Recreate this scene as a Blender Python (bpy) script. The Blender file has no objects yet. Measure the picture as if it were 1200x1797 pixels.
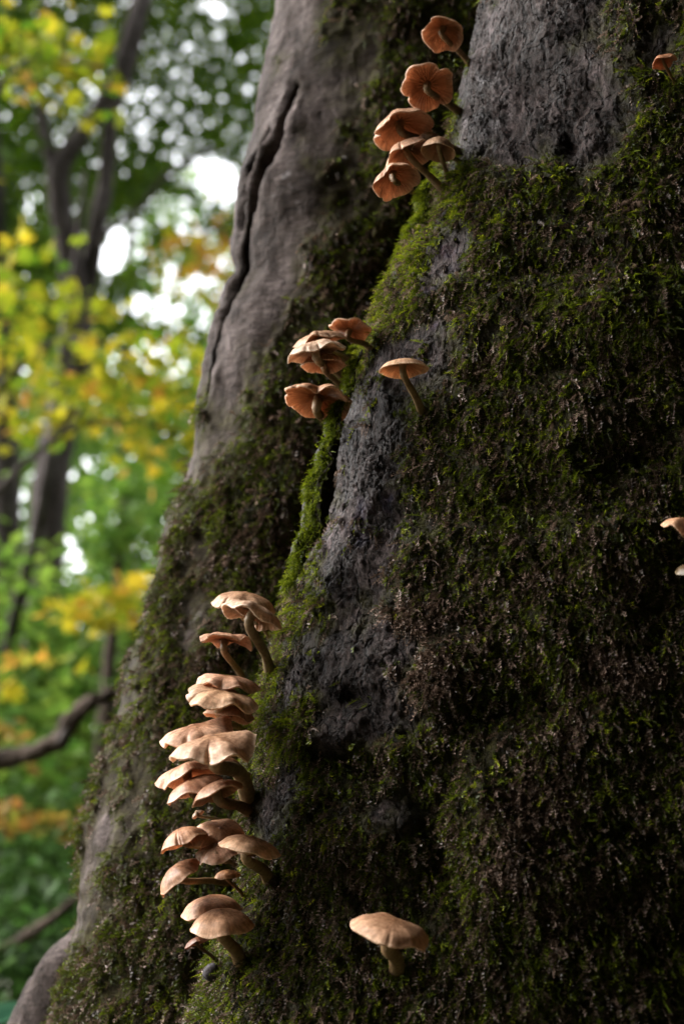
import bpy, math, random
import numpy as np
from mathutils import Vector
from mathutils.bvhtree import BVHTree

random.seed(7)
rng = np.random.default_rng(11)
sc = bpy.context.scene
COL = sc.collection

# ------------------------------------------------------------------ camera
PITCH = math.radians(11.3)
CAMZ = 1.0
FOC = 1.205
F = 1797 * 50.0 / 36.0
cam = bpy.data.cameras.new('camera')
cam.lens = 50
cam.sensor_width = 36
cam.sensor_fit = 'AUTO'
cam.clip_start = 0.02
cam.clip_end = 500
cam.dof.use_dof = True
cam.dof.focus_distance = FOC
cam.dof.aperture_fstop = 4.2
cam.dof.aperture_blades = 0
cam_o = bpy.data.objects.new('camera', cam)
COL.objects.link(cam_o)
cam_o.location = (0, 0, CAMZ)
cam_o.rotation_euler = (math.pi / 2 + PITCH, 0, 0)
sc.camera = cam_o

# ------------------------------------------------------------------ sky, sun, exposure
SUN_EL, SUN_AZ = 40.0, -77.0            # azimuth measured from +Y, negative = to the left (-X)
w = bpy.data.worlds.new('World')
sc.world = w
w.use_nodes = True
nt = w.node_tree
nt.nodes.clear()
sky = nt.nodes.new('ShaderNodeTexSky')
sky.sky_type = 'NISHITA'
sky.sun_disc = False
sky.sun_elevation = math.radians(SUN_EL)
sky.sun_rotation = math.radians(SUN_AZ)
sky.air_density = 1.0
sky.dust_density = 3.0
sky.ozone_density = 1.0
hs = nt.nodes.new('ShaderNodeHueSaturation')
hs.inputs['Saturation'].default_value = 0.12
bg = nt.nodes.new('ShaderNodeBackground')
bg.inputs['Strength'].default_value = 0.15
wo = nt.nodes.new('ShaderNodeOutputWorld')
nt.links.new(sky.outputs[0], hs.inputs['Color'])
nt.links.new(hs.outputs[0], bg.inputs['Color'])
nt.links.new(bg.outputs[0], wo.inputs['Surface'])

sun = bpy.data.lights.new('sun', 'SUN')
sun.energy = 0.62
sun.angle = math.radians(50)
sun.color = (1.0, 0.91, 0.80)
sun_o = bpy.data.objects.new('sun', sun)
COL.objects.link(sun_o)
e, a = math.radians(SUN_EL), math.radians(SUN_AZ)
to_sun = Vector((math.sin(a) * math.cos(e), math.cos(a) * math.cos(e), math.sin(e)))
sun_o.rotation_euler = to_sun.to_track_quat('Z', 'Y').to_euler()
sun_o.location = to_sun * 30

sc.view_settings.view_transform = 'Standard'
sc.view_settings.look = 'None'
sc.view_settings.exposure = 2.8
sc.view_settings.gamma = 1.0
sc.view_settings.use_curve_mapping = False
sc.render.engine = 'CYCLES'
sc.cycles.max_bounces = 7
sc.cycles.diffuse_bounces = 3
sc.cycles.glossy_bounces = 2
sc.cycles.transmission_bounces = 4
sc.cycles.use_denoising = True
sc.cycles.sample_clamp_indirect = 6.0

# ------------------------------------------------------------------ helpers
CP, SP = math.cos(PITCH), math.sin(PITCH)
CAM = np.array([0.0, 0.0, CAMZ])
RGT = np.array([1.0, 0.0, 0.0])
UPV = np.array([0.0, -SP, CP])
FWD = np.array([0.0, CP, SP])


def at(px, py, d):
    """World point seen at picture point (px, py) at depth d metres."""
    return CAM + d * (FWD + RGT * ((px - 600) / F) - UPV * ((py - 898.5) / F))


def project(P):
    r = P - CAM
    d = r @ FWD
    d = np.where(np.abs(d) < 1e-4, 1e-4, d)
    return 600 + F * (r @ RGT) / d, 898.5 - F * (r @ UPV) / d, d


_G = rng.normal(size=(256, 3))
_G /= np.linalg.norm(_G, axis=1)[:, None]
_PERM = np.concatenate([rng.permutation(256)] * 3)


def noise(P, seed=0):
    P = P + seed * 17.31
    I = np.floor(P).astype(np.int64)
    f = P - I
    u = f * f * f * (f * (f * 6 - 15) + 10)
    I &= 255
    out = 0
    for dx in (0, 1):
        wx = u[:, 0] if dx else 1 - u[:, 0]
        for dy in (0, 1):
            wy = u[:, 1] if dy else 1 - u[:, 1]
            for dz in (0, 1):
                wz = u[:, 2] if dz else 1 - u[:, 2]
                h = _PERM[_PERM[_PERM[(I[:, 0] + dx) & 255] + ((I[:, 1] + dy) & 255)] + ((I[:, 2] + dz) & 255)]
                g = _G[h]
                out = out + wx * wy * wz * (g[:, 0] * (f[:, 0] - dx) + g[:, 1] * (f[:, 1] - dy) + g[:, 2] * (f[:, 2] - dz))
    return out * 1.5


def fbm(P, octv=4, seed=0, gain=0.5):
    s, a_ = 0, 1.0
    for k in range(octv):
        s = s + a_ * noise(P * (2.03 ** k), seed + k * 3)
        a_ *= gain
    return s


def smooth(x, a_, b):
    t = np.clip((x - a_) / (b - a_), 0, 1)
    return t * t * (3 - 2 * t)


def mesh_np(name, V, faces, mat=None, parent=None, smooth_=True, attrs=None):
    """One mesh object from numpy arrays; faces is a list of (M,k) index arrays."""
    me = bpy.data.meshes.new(name)
    V = np.asarray(V, dtype=np.float32)
    if not isinstance(faces, (list, tuple)):
        faces = [faces]
    faces = [np.asarray(f, dtype=np.int32) for f in faces if len(f)]
    me.vertices.add(len(V))
    me.vertices.foreach_set('co', V.ravel())
    tot = sum(f.size for f in faces)
    me.loops.add(tot)
    me.loops.foreach_set('vertex_index', np.concatenate([f.ravel() for f in faces]))
    np_ = sum(len(f) for f in faces)
    me.polygons.add(np_)
    cnt = np.concatenate([np.full(len(f), f.shape[1], np.int32) for f in faces])
    st = np.concatenate([[0], np.cumsum(cnt)[:-1]]).astype(np.int32)
    me.polygons.foreach_set('loop_start', st)
    me.polygons.foreach_set('use_smooth', np.full(np_, smooth_, dtype=bool))
    if attrs:
        for k, v in attrs.items():
            at_ = me.attributes.new(k, 'FLOAT', 'POINT')
            at_.data.foreach_set('value', np.asarray(v, dtype=np.float32).ravel())
    me.update(calc_edges=True)
    o = bpy.data.objects.new(name, me)
    COL.objects.link(o)
    if mat:
        me.materials.append(mat)
    if parent:
        o.parent = parent
    return o


def tag(o, label=None, cat=None, group=None, kind=None):
    if label:
        o['label'] = label
    if cat:
        o['category'] = cat
    if group:
        o['group'] = group
    if kind:
        o['kind'] = kind
    return o


def thing(name, loc, label, cat, group=None):
    o = bpy.data.objects.new(name, None)
    o.empty_display_size = 0.05
    COL.objects.link(o)
    o.location = loc
    return tag(o, label, cat, group)


def grid_faces(nu, nv, wrap_v=False):
    """Quads of a (nu, nv) grid of vertices stored row by row."""
    i = np.arange(nu - 1)[:, None]
    j = np.arange(nv if wrap_v else nv - 1)[None, :]
    j2 = (j + 1) % nv
    return np.stack([i * nv + j, i * nv + j2, (i + 1) * nv + j2, (i + 1) * nv + j], -1).reshape(-1, 4)


def spline(pts, n):
    """Catmull-Rom through the points (rows may carry the radius too)."""
    p = np.asarray(pts, float)
    if len(p) == 2:
        t = np.linspace(0, 1, n)[:, None]
        return p[0] * (1 - t) + p[1] * t
    q = np.vstack([2 * p[0] - p[1], p, 2 * p[-1] - p[-2]])
    t = np.linspace(0, len(p) - 1 - 1e-6, n)
    i = t.astype(int)
    f = (t - i)[:, None]
    a_, b, c, d = q[i], q[i + 1], q[i + 2], q[i + 3]
    return 0.5 * (2 * b + (c - a_) * f + (2 * a_ - 5 * b + 4 * c - d) * f * f + (3 * b - 3 * c + d - a_) * f ** 3)


def tube_arrays(pts, n=24, seg=12, bump=0.0, scale=30, seed=0):
    """Tapered tube along rows of (x, y, z, r)."""
    s = spline(pts, n)
    P, R = s[:, :3], s[:, 3]
    T = np.gradient(P, axis=0)
    T /= np.linalg.norm(T, axis=1)[:, None] + 1e-9
    ref = np.array([0.31, 0.93, 0.2])
    A = np.cross(T, ref)
    A /= np.linalg.norm(A, axis=1)[:, None] + 1e-9
    B = np.cross(T, A)
    ph = np.linspace(0, 2 * np.pi, seg, endpoint=False)
    D = A[:, None] * np.cos(ph)[None, :, None] + B[:, None] * np.sin(ph)[None, :, None]
    V = P[:, None] + D * R[:, None, None]
    V = V.reshape(-1, 3)
    if bump:
        V = V + D.reshape(-1, 3) * (fbm(V * scale, 3, seed) * bump)[:, None]
    fcs = [grid_faces(n, seg, True)]
    k = len(V)
    V = np.vstack([V, P[:1], P[-1:]])
    j = np.arange(seg)
    fcs.append(np.stack([np.full(seg, k), (j + 1) % seg, j], -1))
    fcs.append(np.stack([np.full(seg, k + 1), (n - 1) * seg + j, (n - 1) * seg + (j + 1) % seg], -1))
    return V, fcs


def tube(name, pts, mat, parent, n=24, seg=12, bump=0.0, scale=30, seed=0, loc=None):
    V, fcs = tube_arrays(pts, n, seg, bump, scale, seed)
    if loc is not None:
        V = V - np.asarray(loc)
    return mesh_np(name, V, fcs, mat, parent)


# ------------------------------------------------------------------ materials
def new_mat(name):
    m = bpy.data.materials.new(name)
    m.use_nodes = True
    m.node_tree.nodes.clear()
    return m, m.node_tree


def nd(t, typ, **kw):
    n = t.nodes.new(typ)
    for k, v in kw.items():
        if k.startswith('i_'):
            n.inputs[k[2:].replace('_', ' ')].default_value = v
        else:
            setattr(n, k, v)
    return n


def mix_rgb(t, fac, a_, b, mode='MIX'):
    n = t.nodes.new('ShaderNodeMix')
    n.data_type = 'RGBA'
    n.blend_type = mode
    for s, v in ((0, fac), (6, a_), (7, b)):
        if hasattr(v, 'links'):
            t.links.new(v, n.inputs[s])
        else:
            n.inputs[s].default_value = v if s == 0 or len(v) == 4 else (*v, 1)
    return n.outputs[2]


def ramp(t, fac, stops):
    n = t.nodes.new('ShaderNodeValToRGB')
    e_ = n.color_ramp.elements
    while len(e_) < len(stops):
        e_.new(0.5)
    for k, (p, c) in enumerate(stops):
        e_[k].position = p
        e_[k].color = (*c, 1)
    t.links.new(fac, n.inputs[0])
    return n.outputs[0]


def noise_node(t, scale, detail=4, rough=0.6, vec=None, stretch=None, distort=0.0):
    tc = nd(t, 'ShaderNodeTexCoord')
    src = vec or tc.outputs['Object']
    if stretch:
        mp = nd(t, 'ShaderNodeMapping')
        mp.inputs['Scale'].default_value = stretch
        t.links.new(src, mp.inputs[0])
        src = mp.outputs[0]
    n = nd(t, 'ShaderNodeTexNoise')
    n.inputs['Scale'].default_value = scale
    n.inputs['Detail'].default_value = detail
    n.inputs['Roughness'].default_value = rough
    n.inputs['Distortion'].default_value = distort
    t.links.new(src, n.inputs['Vector'])
    return n.outputs['Fac']


def attr(t, name, typ='GEOMETRY'):
    n = nd(t, 'ShaderNodeAttribute', attribute_name=name)
    n.attribute_type = typ
    return n


def bark_material(name, dark, mid, pale, grain, contrast=1.0, relief=0.003, rough=0.8, ws=1.0, crack=(34, 34, 12), cracks=0.7, spec=0.06):
    """Bark: broad stains, long streaks and a fine grain (stretched as given) that drives colour and relief together."""
    m, t = new_mat(name)
    n1 = noise_node(t, 11 * ws, 6, 0.7)
    c = ramp(t, n1, [(0.28, dark), (0.5, mid), (0.70, pale)])
    gr = noise_node(t, 1.0, 6, 0.72, stretch=grain, distort=0.9)
    lo, hi = 1 - 0.85 * contrast, 1 + 0.75 * contrast
    c2 = ramp(t, gr, [(0.36, (lo, lo * 0.96, lo * 0.94)), (0.5, (0.9, 0.88, 0.87)), (0.66, (hi, hi * 0.97, hi * 0.98))])
    c = mix_rgb(t, 1.0, c, c2, 'MULTIPLY')
    n3 = noise_node(t, 1.0, 5, 0.65, stretch=(42 * ws, 42 * ws, 5 * ws))
    c3 = ramp(t, n3, [(0.34, (0.36, 0.31, 0.28)), (0.52, (1.0, 0.97, 0.95)), (0.75, (1.25, 1.22, 1.22))])
    c = mix_rgb(t, 1.0, c, c3, 'MULTIPLY')
    vo = nd(t, 'ShaderNodeTexVoronoi', feature='DISTANCE_TO_EDGE')
    vo.inputs['Scale'].default_value = 1.0
    tc = nd(t, 'ShaderNodeTexCoord')
    mp = nd(t, 'ShaderNodeMapping')
    mp.inputs['Scale'].default_value = crack
    t.links.new(tc.outputs['Object'], mp.inputs[0])
    nw = nd(t, 'ShaderNodeTexNoise')
    nw.inputs['Scale'].default_value = 26 * ws
    nw.inputs['Detail'].default_value = 5
    t.links.new(tc.outputs['Object'], nw.inputs['Vector'])
    va = nd(t, 'ShaderNodeVectorMath', operation='MULTIPLY_ADD')
    va.inputs[1].default_value = (2.6, 2.6, 2.6)
    t.links.new(nw.outputs['Color'], va.inputs[0])
    t.links.new(mp.outputs[0], va.inputs[2])
    t.links.new(va.outputs[0], vo.inputs['Vector'])
    ck = nd(t, 'ShaderNodeMapRange')
    ck.inputs[1].default_value, ck.inputs[2].default_value = 0.0, 0.11
    t.links.new(vo.outputs['Distance'], ck.inputs[0])
    c = mix_rgb(t, 1.0, c, ramp(t, ck.outputs[0], [(0.0, (1 - 0.8 * cracks,) * 3), (0.9, (1, 1, 1))]), 'MULTIPLY')
    ms = attr(t, 'moss').outputs['Fac']
    nm = noise_node(t, 70, 5, 0.7)
    mossc = ramp(t, nm, [(0.3, (0.010, 0.008, 0.004)), (0.5, (0.026, 0.022, 0.008)), (0.72, (0.055, 0.055, 0.012))])
    c = mix_rgb(t, ms, c, mossc)
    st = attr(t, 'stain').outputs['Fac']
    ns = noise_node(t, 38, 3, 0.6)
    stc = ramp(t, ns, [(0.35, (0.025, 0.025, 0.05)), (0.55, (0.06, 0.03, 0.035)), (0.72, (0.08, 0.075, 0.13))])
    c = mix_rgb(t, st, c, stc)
    li = attr(t, 'lichen').outputs['Fac']
    lg = nd(t, 'ShaderNodeMapRange')
    lg.inputs[1].default_value, lg.inputs[2].default_value = 0.44, 0.54
    t.links.new(gr, lg.inputs[0])
    lm = nd(t, 'ShaderNodeMath', operation='MULTIPLY')
    t.links.new(lg.outputs[0], lm.inputs[0])
    t.links.new(li, lm.inputs[1])
    c = mix_rgb(t, lm.outputs[0], c, (0.30, 0.285, 0.30))
    p = nd(t, 'ShaderNodeBsdfPrincipled')
    p.inputs['Roughness'].default_value = rough
    p.inputs['Specular IOR Level'].default_value = spec
    t.links.new(c, p.inputs['Base Color'])
    b1 = nd(t, 'ShaderNodeBump')
    b1.inputs['Strength'].default_value = 0.9
    b1.inputs['Distance'].default_value = relief
    t.links.new(gr, b1.inputs['Height'])
    b2 = nd(t, 'ShaderNodeBump')
    b2.inputs['Strength'].default_value = 0.6
    b2.inputs['Distance'].default_value = 0.004
    t.links.new(n3, b2.inputs['Height'])
    t.links.new(b1.outputs[0], b2.inputs['Normal'])
    b3 = nd(t, 'ShaderNodeBump')
    b3.inputs['Strength'].default_value = 0.9 * cracks
    b3.inputs['Distance'].default_value = 0.003
    t.links.new(ck.outputs[0], b3.inputs['Height'])
    t.links.new(b2.outputs[0], b3.inputs['Normal'])
    t.links.new(b3.outputs[0], p.inputs['Normal'])
    o = nd(t, 'ShaderNodeOutputMaterial')
    t.links.new(p.outputs[0], o.inputs[0])
    return m


def leafy_material(name, stops, trans=0.45, rough=0.5, gloss=0.012, coord_scale=None):
    """Leaf: diffuse + light shining through, colour by each leaf's own 'tint'."""
    m, t = new_mat(name)
    ti = attr(t, 'tint').outputs['Fac']
    c = ramp(t, ti, stops)
    d = nd(t, 'ShaderNodeBsdfDiffuse')
    tr = nd(t, 'ShaderNodeBsdfTranslucent')
    g = nd(t, 'ShaderNodeBsdfGlossy')
    g.inputs['Roughness'].default_value = rough
    t.links.new(c, d.inputs[0])
    t.links.new(c, tr.inputs[0])
    m1 = nd(t, 'ShaderNodeMixShader')
    m1.inputs[0].default_value = trans
    t.links.new(d.outputs[0], m1.inputs[1])
    t.links.new(tr.outputs[0], m1.inputs[2])
    m2 = nd(t, 'ShaderNodeMixShader')
    m2.inputs[0].default_value = gloss
    t.links.new(m1.outputs[0], m2.inputs[1])
    t.links.new(g.outputs[0], m2.inputs[2])
    o = nd(t, 'ShaderNodeOutputMaterial')
    t.links.new(m2.outputs[0], o.inputs[0])
    return m


def fungus_material(name, stops, trans, spot=0.35, fine=260, gloss=0.032, fibre=(0.68, 0.6, 0.54), flecks=0.0):
    """Mushroom flesh: colour from centre to rim ('rad'), object colour as the tint of one mushroom."""
    m, t = new_mat(name)
    r_ = attr(t, 'rad').outputs['Fac']
    c = ramp(t, r_, stops)
    n1 = noise_node(t, fine, 4, 0.6)
    c1 = ramp(t, n1, [(0.35, (1 - spot, 1 - spot * 1.15, 1 - spot * 1.3)), (0.62, (1.1, 1.08, 1.06))])
    c = mix_rgb(t, 1.0, c, c1, 'MULTIPLY')
    n2 = noise_node(t, 45, 3, 0.6)
    c2 = ramp(t, n2, [(0.3, (0.6, 0.51, 0.45)), (0.46, (0.93, 0.9, 0.88)), (0.68, (1.08, 1.07, 1.07))])
    c = mix_rgb(t, 1.0, c, c2, 'MULTIPLY')
    oi = nd(t, 'ShaderNodeObjectInfo')
    cx_ = nd(t, 'ShaderNodeCombineXYZ')
    for k_, nm_ in enumerate(('fibre_x', 'fibre_y')):
        mu_ = nd(t, 'ShaderNodeMath', operation='MULTIPLY')
        mu_.inputs[1].default_value = 9.0
        t.links.new(attr(t, nm_).outputs['Fac'], mu_.inputs[0])
        t.links.new(mu_.outputs[0], cx_.inputs[k_])
    ad_ = nd(t, 'ShaderNodeMath', operation='MULTIPLY_ADD')
    ad_.inputs[1].default_value = 40.0
    t.links.new(oi.outputs['Random'], ad_.inputs[0])
    t.links.new(r_, ad_.inputs[2])
    t.links.new(ad_.outputs[0], cx_.inputs[2])
    n3 = noise_node(t, 1.0, 5, 0.7, vec=cx_.outputs[0])
    c3 = ramp(t, n3, [(0.3, fibre), (0.6, (1.08, 1.07, 1.06))])
    c = mix_rgb(t, 1.0, c, c3, 'MULTIPLY')
    n4 = noise_node(t, 620, 2, 0.5)
    th_ = nd(t, 'ShaderNodeMapRange')
    th_.inputs[1].default_value, th_.inputs[2].default_value = 0.56, 0.66
    t.links.new(n4, th_.inputs[0])
    fd_ = nd(t, 'ShaderNodeMapRange')
    fd_.inputs[1].default_value, fd_.inputs[2].default_value = 1.0, 0.2
    fd_.inputs[4].default_value = flecks
    t.links.new(r_, fd_.inputs[0])
    ml_ = nd(t, 'ShaderNodeMath', operation='MULTIPLY')
    t.links.new(th_.outputs[0], ml_.inputs[0])
    t.links.new(fd_.outputs[0], ml_.inputs[1])
    c = mix_rgb(t, ml_.outputs[0], c, (0.12, 0.065, 0.035))
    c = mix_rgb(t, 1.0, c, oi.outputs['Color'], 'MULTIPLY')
    d = nd(t, 'ShaderNodeBsdfDiffuse')
    tr = nd(t, 'ShaderNodeBsdfTranslucent')
    g = nd(t, 'ShaderNodeBsdfGlossy')
    g.inputs['Roughness'].default_value = 0.42
    t.links.new(c, d.inputs[0])
    t.links.new(c, tr.inputs[0])
    b = nd(t, 'ShaderNodeBump')
    b.inputs['Strength'].default_value = 0.4
    b.inputs['Distance'].default_value = 0.0012
    t.links.new(n1, b.inputs['Height'])
    t.links.new(b.outputs[0], d.inputs['Normal'])
    t.links.new(b.outputs[0], g.inputs['Normal'])
    m1 = nd(t, 'ShaderNodeMixShader')
    m1.inputs[0].default_value = trans
    t.links.new(d.outputs[0], m1.inputs[1])
    t.links.new(tr.outputs[0], m1.inputs[2])
    m2 = nd(t, 'ShaderNodeMixShader')
    m2.inputs[0].default_value = gloss
    t.links.new(m1.outputs[0], m2.inputs[1])
    t.links.new(g.outputs[0], m2.inputs[2])
    o = nd(t, 'ShaderNodeOutputMaterial')
    t.links.new(m2.outputs[0], o.inputs[0])
    return m


M_BARK_R = bark_material('rough_bark', (0.011, 0.008, 0.007), (0.036, 0.027, 0.0245), (0.125, 0.102, 0.104), (300, 300, 190), 1.1, 0.0065, 0.5, crack=(44, 44, 17), cracks=0.9, spec=0.08)
M_BARK_L = bark_material('smooth_bark', (0.014, 0.011, 0.0095), (0.046, 0.037, 0.033), (0.125, 0.106, 0.104), (60, 60, 260), 0.55, 0.0025, crack=(26, 26, 9), cracks=0.35)
M_BG_BARK = bark_material('grey_bark', (0.03, 0.026, 0.025), (0.07, 0.062, 0.06), (0.13, 0.118, 0.118), (20, 20, 40), 0.5, 0.004, ws=0.3)
M_DEAD = bark_material('dead_wood', (0.03, 0.024, 0.018), (0.07, 0.055, 0.043), (0.15, 0.12, 0.10), (60, 60, 60), 0.7, 0.006, ws=0.5)
M_MOSS = leafy_material('moss', [(0.0, (0.014, 0.017, 0.002)), (0.35, (0.044, 0.058, 0.004)), (0.7, (0.115, 0.15, 0.006)), (1.0, (0.27, 0.29, 0.014))], 0.35, 0.4, 0.018)
M_BROWN = leafy_material('withered_moss', [(0.0, (0.022, 0.014, 0.007)), (0.5, (0.10, 0.065, 0.045)), (1.0, (0.29, 0.205, 0.165))], 0.25, 0.4, 0.025)
M_CAP = fungus_material('cap_skin', [(0.0, (0.27, 0.155, 0.09)), (0.18, (0.40, 0.26, 0.165)), (0.55, (0.58, 0.415, 0.30)), (0.9, (0.68, 0.515, 0.395)), (1.0, (0.80, 0.69, 0.58))], 0.35, flecks=0.75)
M_GILL = fungus_material('gill_flesh', [(0.0, (0.24, 0.13, 0.065)), (0.45, (0.42, 0.245, 0.145)), (0.85, (0.56, 0.36, 0.235)), (1.0, (0.68, 0.5, 0.36))], 0.5, spot=0.12)
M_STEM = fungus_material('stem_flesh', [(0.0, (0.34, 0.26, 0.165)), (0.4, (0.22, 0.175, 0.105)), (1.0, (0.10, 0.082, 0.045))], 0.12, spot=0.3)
M_NUB = fungus_material('grey_flesh', [(0.0, (0.07, 0.072, 0.085)), (1.0, (0.06, 0.06, 0.07))], 0.02, spot=0.5, gloss=0.006)
GREEN = [(0.0, (0.014, 0.036, 0.002)), (0.5, (0.042, 0.088, 0.003)), (1.0, (0.09, 0.14, 0.006))]
M_GREEN = leafy_material('green_leaves', GREEN, 0.5)
M_PALE = leafy_material('pale_leaves', [(0.0, (0.03, 0.075, 0.010)), (0.5, (0.08, 0.155, 0.02)), (1.0, (0.15, 0.22, 0.03))], 0.5)
M_BUSH = leafy_material('bush_leaves', [(0.0, (0.014, 0.034, 0.006)), (0.5, (0.036, 0.085, 0.016)), (1.0, (0.075, 0.14, 0.028))], 0.4)
M_YELLOW = leafy_material('yellow_leaves', [(0.0, (0.07, 0.15, 0.010)), (0.45, (0.25, 0.27, 0.014)), (0.8, (0.45, 0.34, 0.022)), (1.0, (0.46, 0.23, 0.035))], 0.5)
M_ORANGE = leafy_material('orange_leaves', [(0.0, (0.17, 0.15, 0.02)), (0.5, (0.23, 0.135, 0.025)), (1.0, (0.2, 0.085, 0.025))], 0.5)

# ------------------------------------------------------------------ ground
m, t = new_mat('forest_floor')
c = ramp(t, noise_node(t, 1.3, 6, 0.65), [(0.3, (0.02, 0.03, 0.01)), (0.5, (0.05, 0.045, 0.022)), (0.7, (0.06, 0.09, 0.025))])
p = nd(t, 'ShaderNodeBsdfPrincipled', i_Roughness=0.9)
t.links.new(c, p.inputs['Base Color'])
t.links.new(p.outputs[0], nd(t, 'ShaderNodeOutputMaterial').inputs[0])
M_GROUND = m
n = 121
q = np.sign(np.linspace(-1, 1, n)) * np.abs(np.linspace(-1, 1, n)) ** 2.6 * 240
gx, gy = np.meshgrid(q, q, indexing='ij')
G = np.stack([gx.ravel(), gy.ravel(), np.zeros(n * n)], -1)
rr = np.hypot(G[:, 0], G[:, 1])
G[:, 2] = fbm(G * 0.35 + 3, 4, 5) * 0.10 * smooth(rr, 0.5, 4) + fbm(G * 0.03, 2, 9) * 2.0 * smooth(rr, 8, 60)
tag(mesh_np('ground', G, grid_faces(n, n)[:, ::-1], M_GROUND), 'forest floor of dark soil and leaf litter', None, None, 'structure')

# ------------------------------------------------------------------ the big mossy trunk: two lobes grown together
def lobe_axis(rows, zs, flare):
    P = np.array([at(*r) for r in rows])
    P = P[np.argsort(P[:, 2])]
    zz = P[:, 2]
    out = []
    for k in (0, 1):
        lo = (P[1, k] - P[0, k]) / (zz[1] - zz[0])
        hi = (P[-1, k] - P[-2, k]) / (zz[-1] - zz[-2])
        v = np.interp(zs, zz, P[:, k])
        v = np.where(zs < zz[0], P[0, k] + lo * 0.6 * (zs - zz[0]), v)
        v = np.where(zs > zz[-1], P[-1, k] + hi * 0.25 * (zs - zz[-1]), v)
        out.append(v)
    X, Y = out
    ker = np.exp(-0.5 * (np.arange(-14, 15) / 5.5) ** 2)
    ker /= ker.sum()
    sm = lambda v: np.convolve(np.pad(v, 14, mode='edge'), ker, 'valid')
    return sm(X), sm(Y)


def lobe_grid(rows, rx, ry, th, zs, flare):
    X, Y = lobe_axis(rows, zs, flare)
    nrm = np.hypot(X, Y)
    dx, dy = X / nrm, Y / nrm
    low = np.clip((0.75 - zs) / 0.75, 0, 1)
    rxx = rx + flare * low ** 2 - 0.02 * np.clip(zs - 2, 0, 3)
    ryy = ry + flare * 0.6 * low ** 2
    cx, cy = X + rxx * dy, Y - rxx * dx
    ct, st_ = np.cos(th)[None, :], np.sin(th)[None, :]
    Px = cx[:, None] + rxx[:, None] * ct * dy[:, None] + ryy[:, None] * st_ * dx[:, None]
    Py = cy[:, None] - rxx[:, None] * ct * dx[:, None] + ryy[:, None] * st_ * dy[:, None]
    Pz = np.broadcast_to(zs[:, None], Px.shape)
    return np.stack([Px, Py, Pz], -1)


def grid_normals(V):
    du = np.gradient(V, axis=0)
    dv = np.gradient(V, axis=1)
    N = np.cross(dv, du)
    return N / (np.linalg.norm(N, axis=-1)[..., None] + 1e-12)


def blobs(px, py, lst):
    s = 0
    for (x, y, a_, b, rot, v) in lst:
        r_ = math.radians(rot)
        dx, dy = px - x, py - y
        u, v2 = (dx * math.cos(r_) - dy * math.sin(r_)) / a_, (dx * math.sin(r_) + dy * math.cos(r_)) / b
        s = s + v * np.exp(-(u * u + v2 * v2))
    return s


def poly_dist(px, py, pts):
    d = np.full(px.shape, 1e9)
    for (x0, y0), (x1, y1) in zip(pts[:-1], pts[1:]):
        ex, ey = x1 - x0, y1 - y0
        tt = np.clip(((px - x0) * ex + (py - y0) * ey) / (ex * ex + ey * ey), 0, 1)
        d = np.minimum(d, np.hypot(px - x0 - tt * ex, py - y0 - tt * ey))
    return d


XG = [(905, -260), (850, -20), (838, 40), (822, 100), (806, 180), (800, 260), (778, 340), (752, 400), (702, 480), (664, 560), (636, 640), (612, 740), (590, 840), (562, 950), (520, 1040), (488, 1150), (458, 1250), (442, 1350), (436, 1450), (430, 1550), (395, 1650), (350, 1760), (320, 1850), (290, 2000)]
XL = [(520, -260), (492, -20), (470, 100), (446, 220), (424, 340), (408, 430), (384, 520), (362, 600), (346, 680), (334, 780), (318, 850), (294, 930), (272, 1040), (240, 1140), (216, 1220), (194, 1300), (172, 1390), (156, 1480), (140, 1590), (128, 1690), (108, 1800), (70, 2000)]
dG = lambda y: 1.235 + 0.20 * (1797 - y) / 1797
dL = lambda y: 1.45 + 0.34 * (1797 - y) / 1797
ROWS_R = [(x, y, dG(y)) for x, y in XG]
ROWS_L = [(x, y, dL(y)) for x, y in XL]


def z_levels(step, lo, hi):
    return np.concatenate([np.linspace(-0.1, lo, 24, endpoint=False), np.arange(lo, hi, step), np.linspace(hi, 5.2, 40)])


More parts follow.
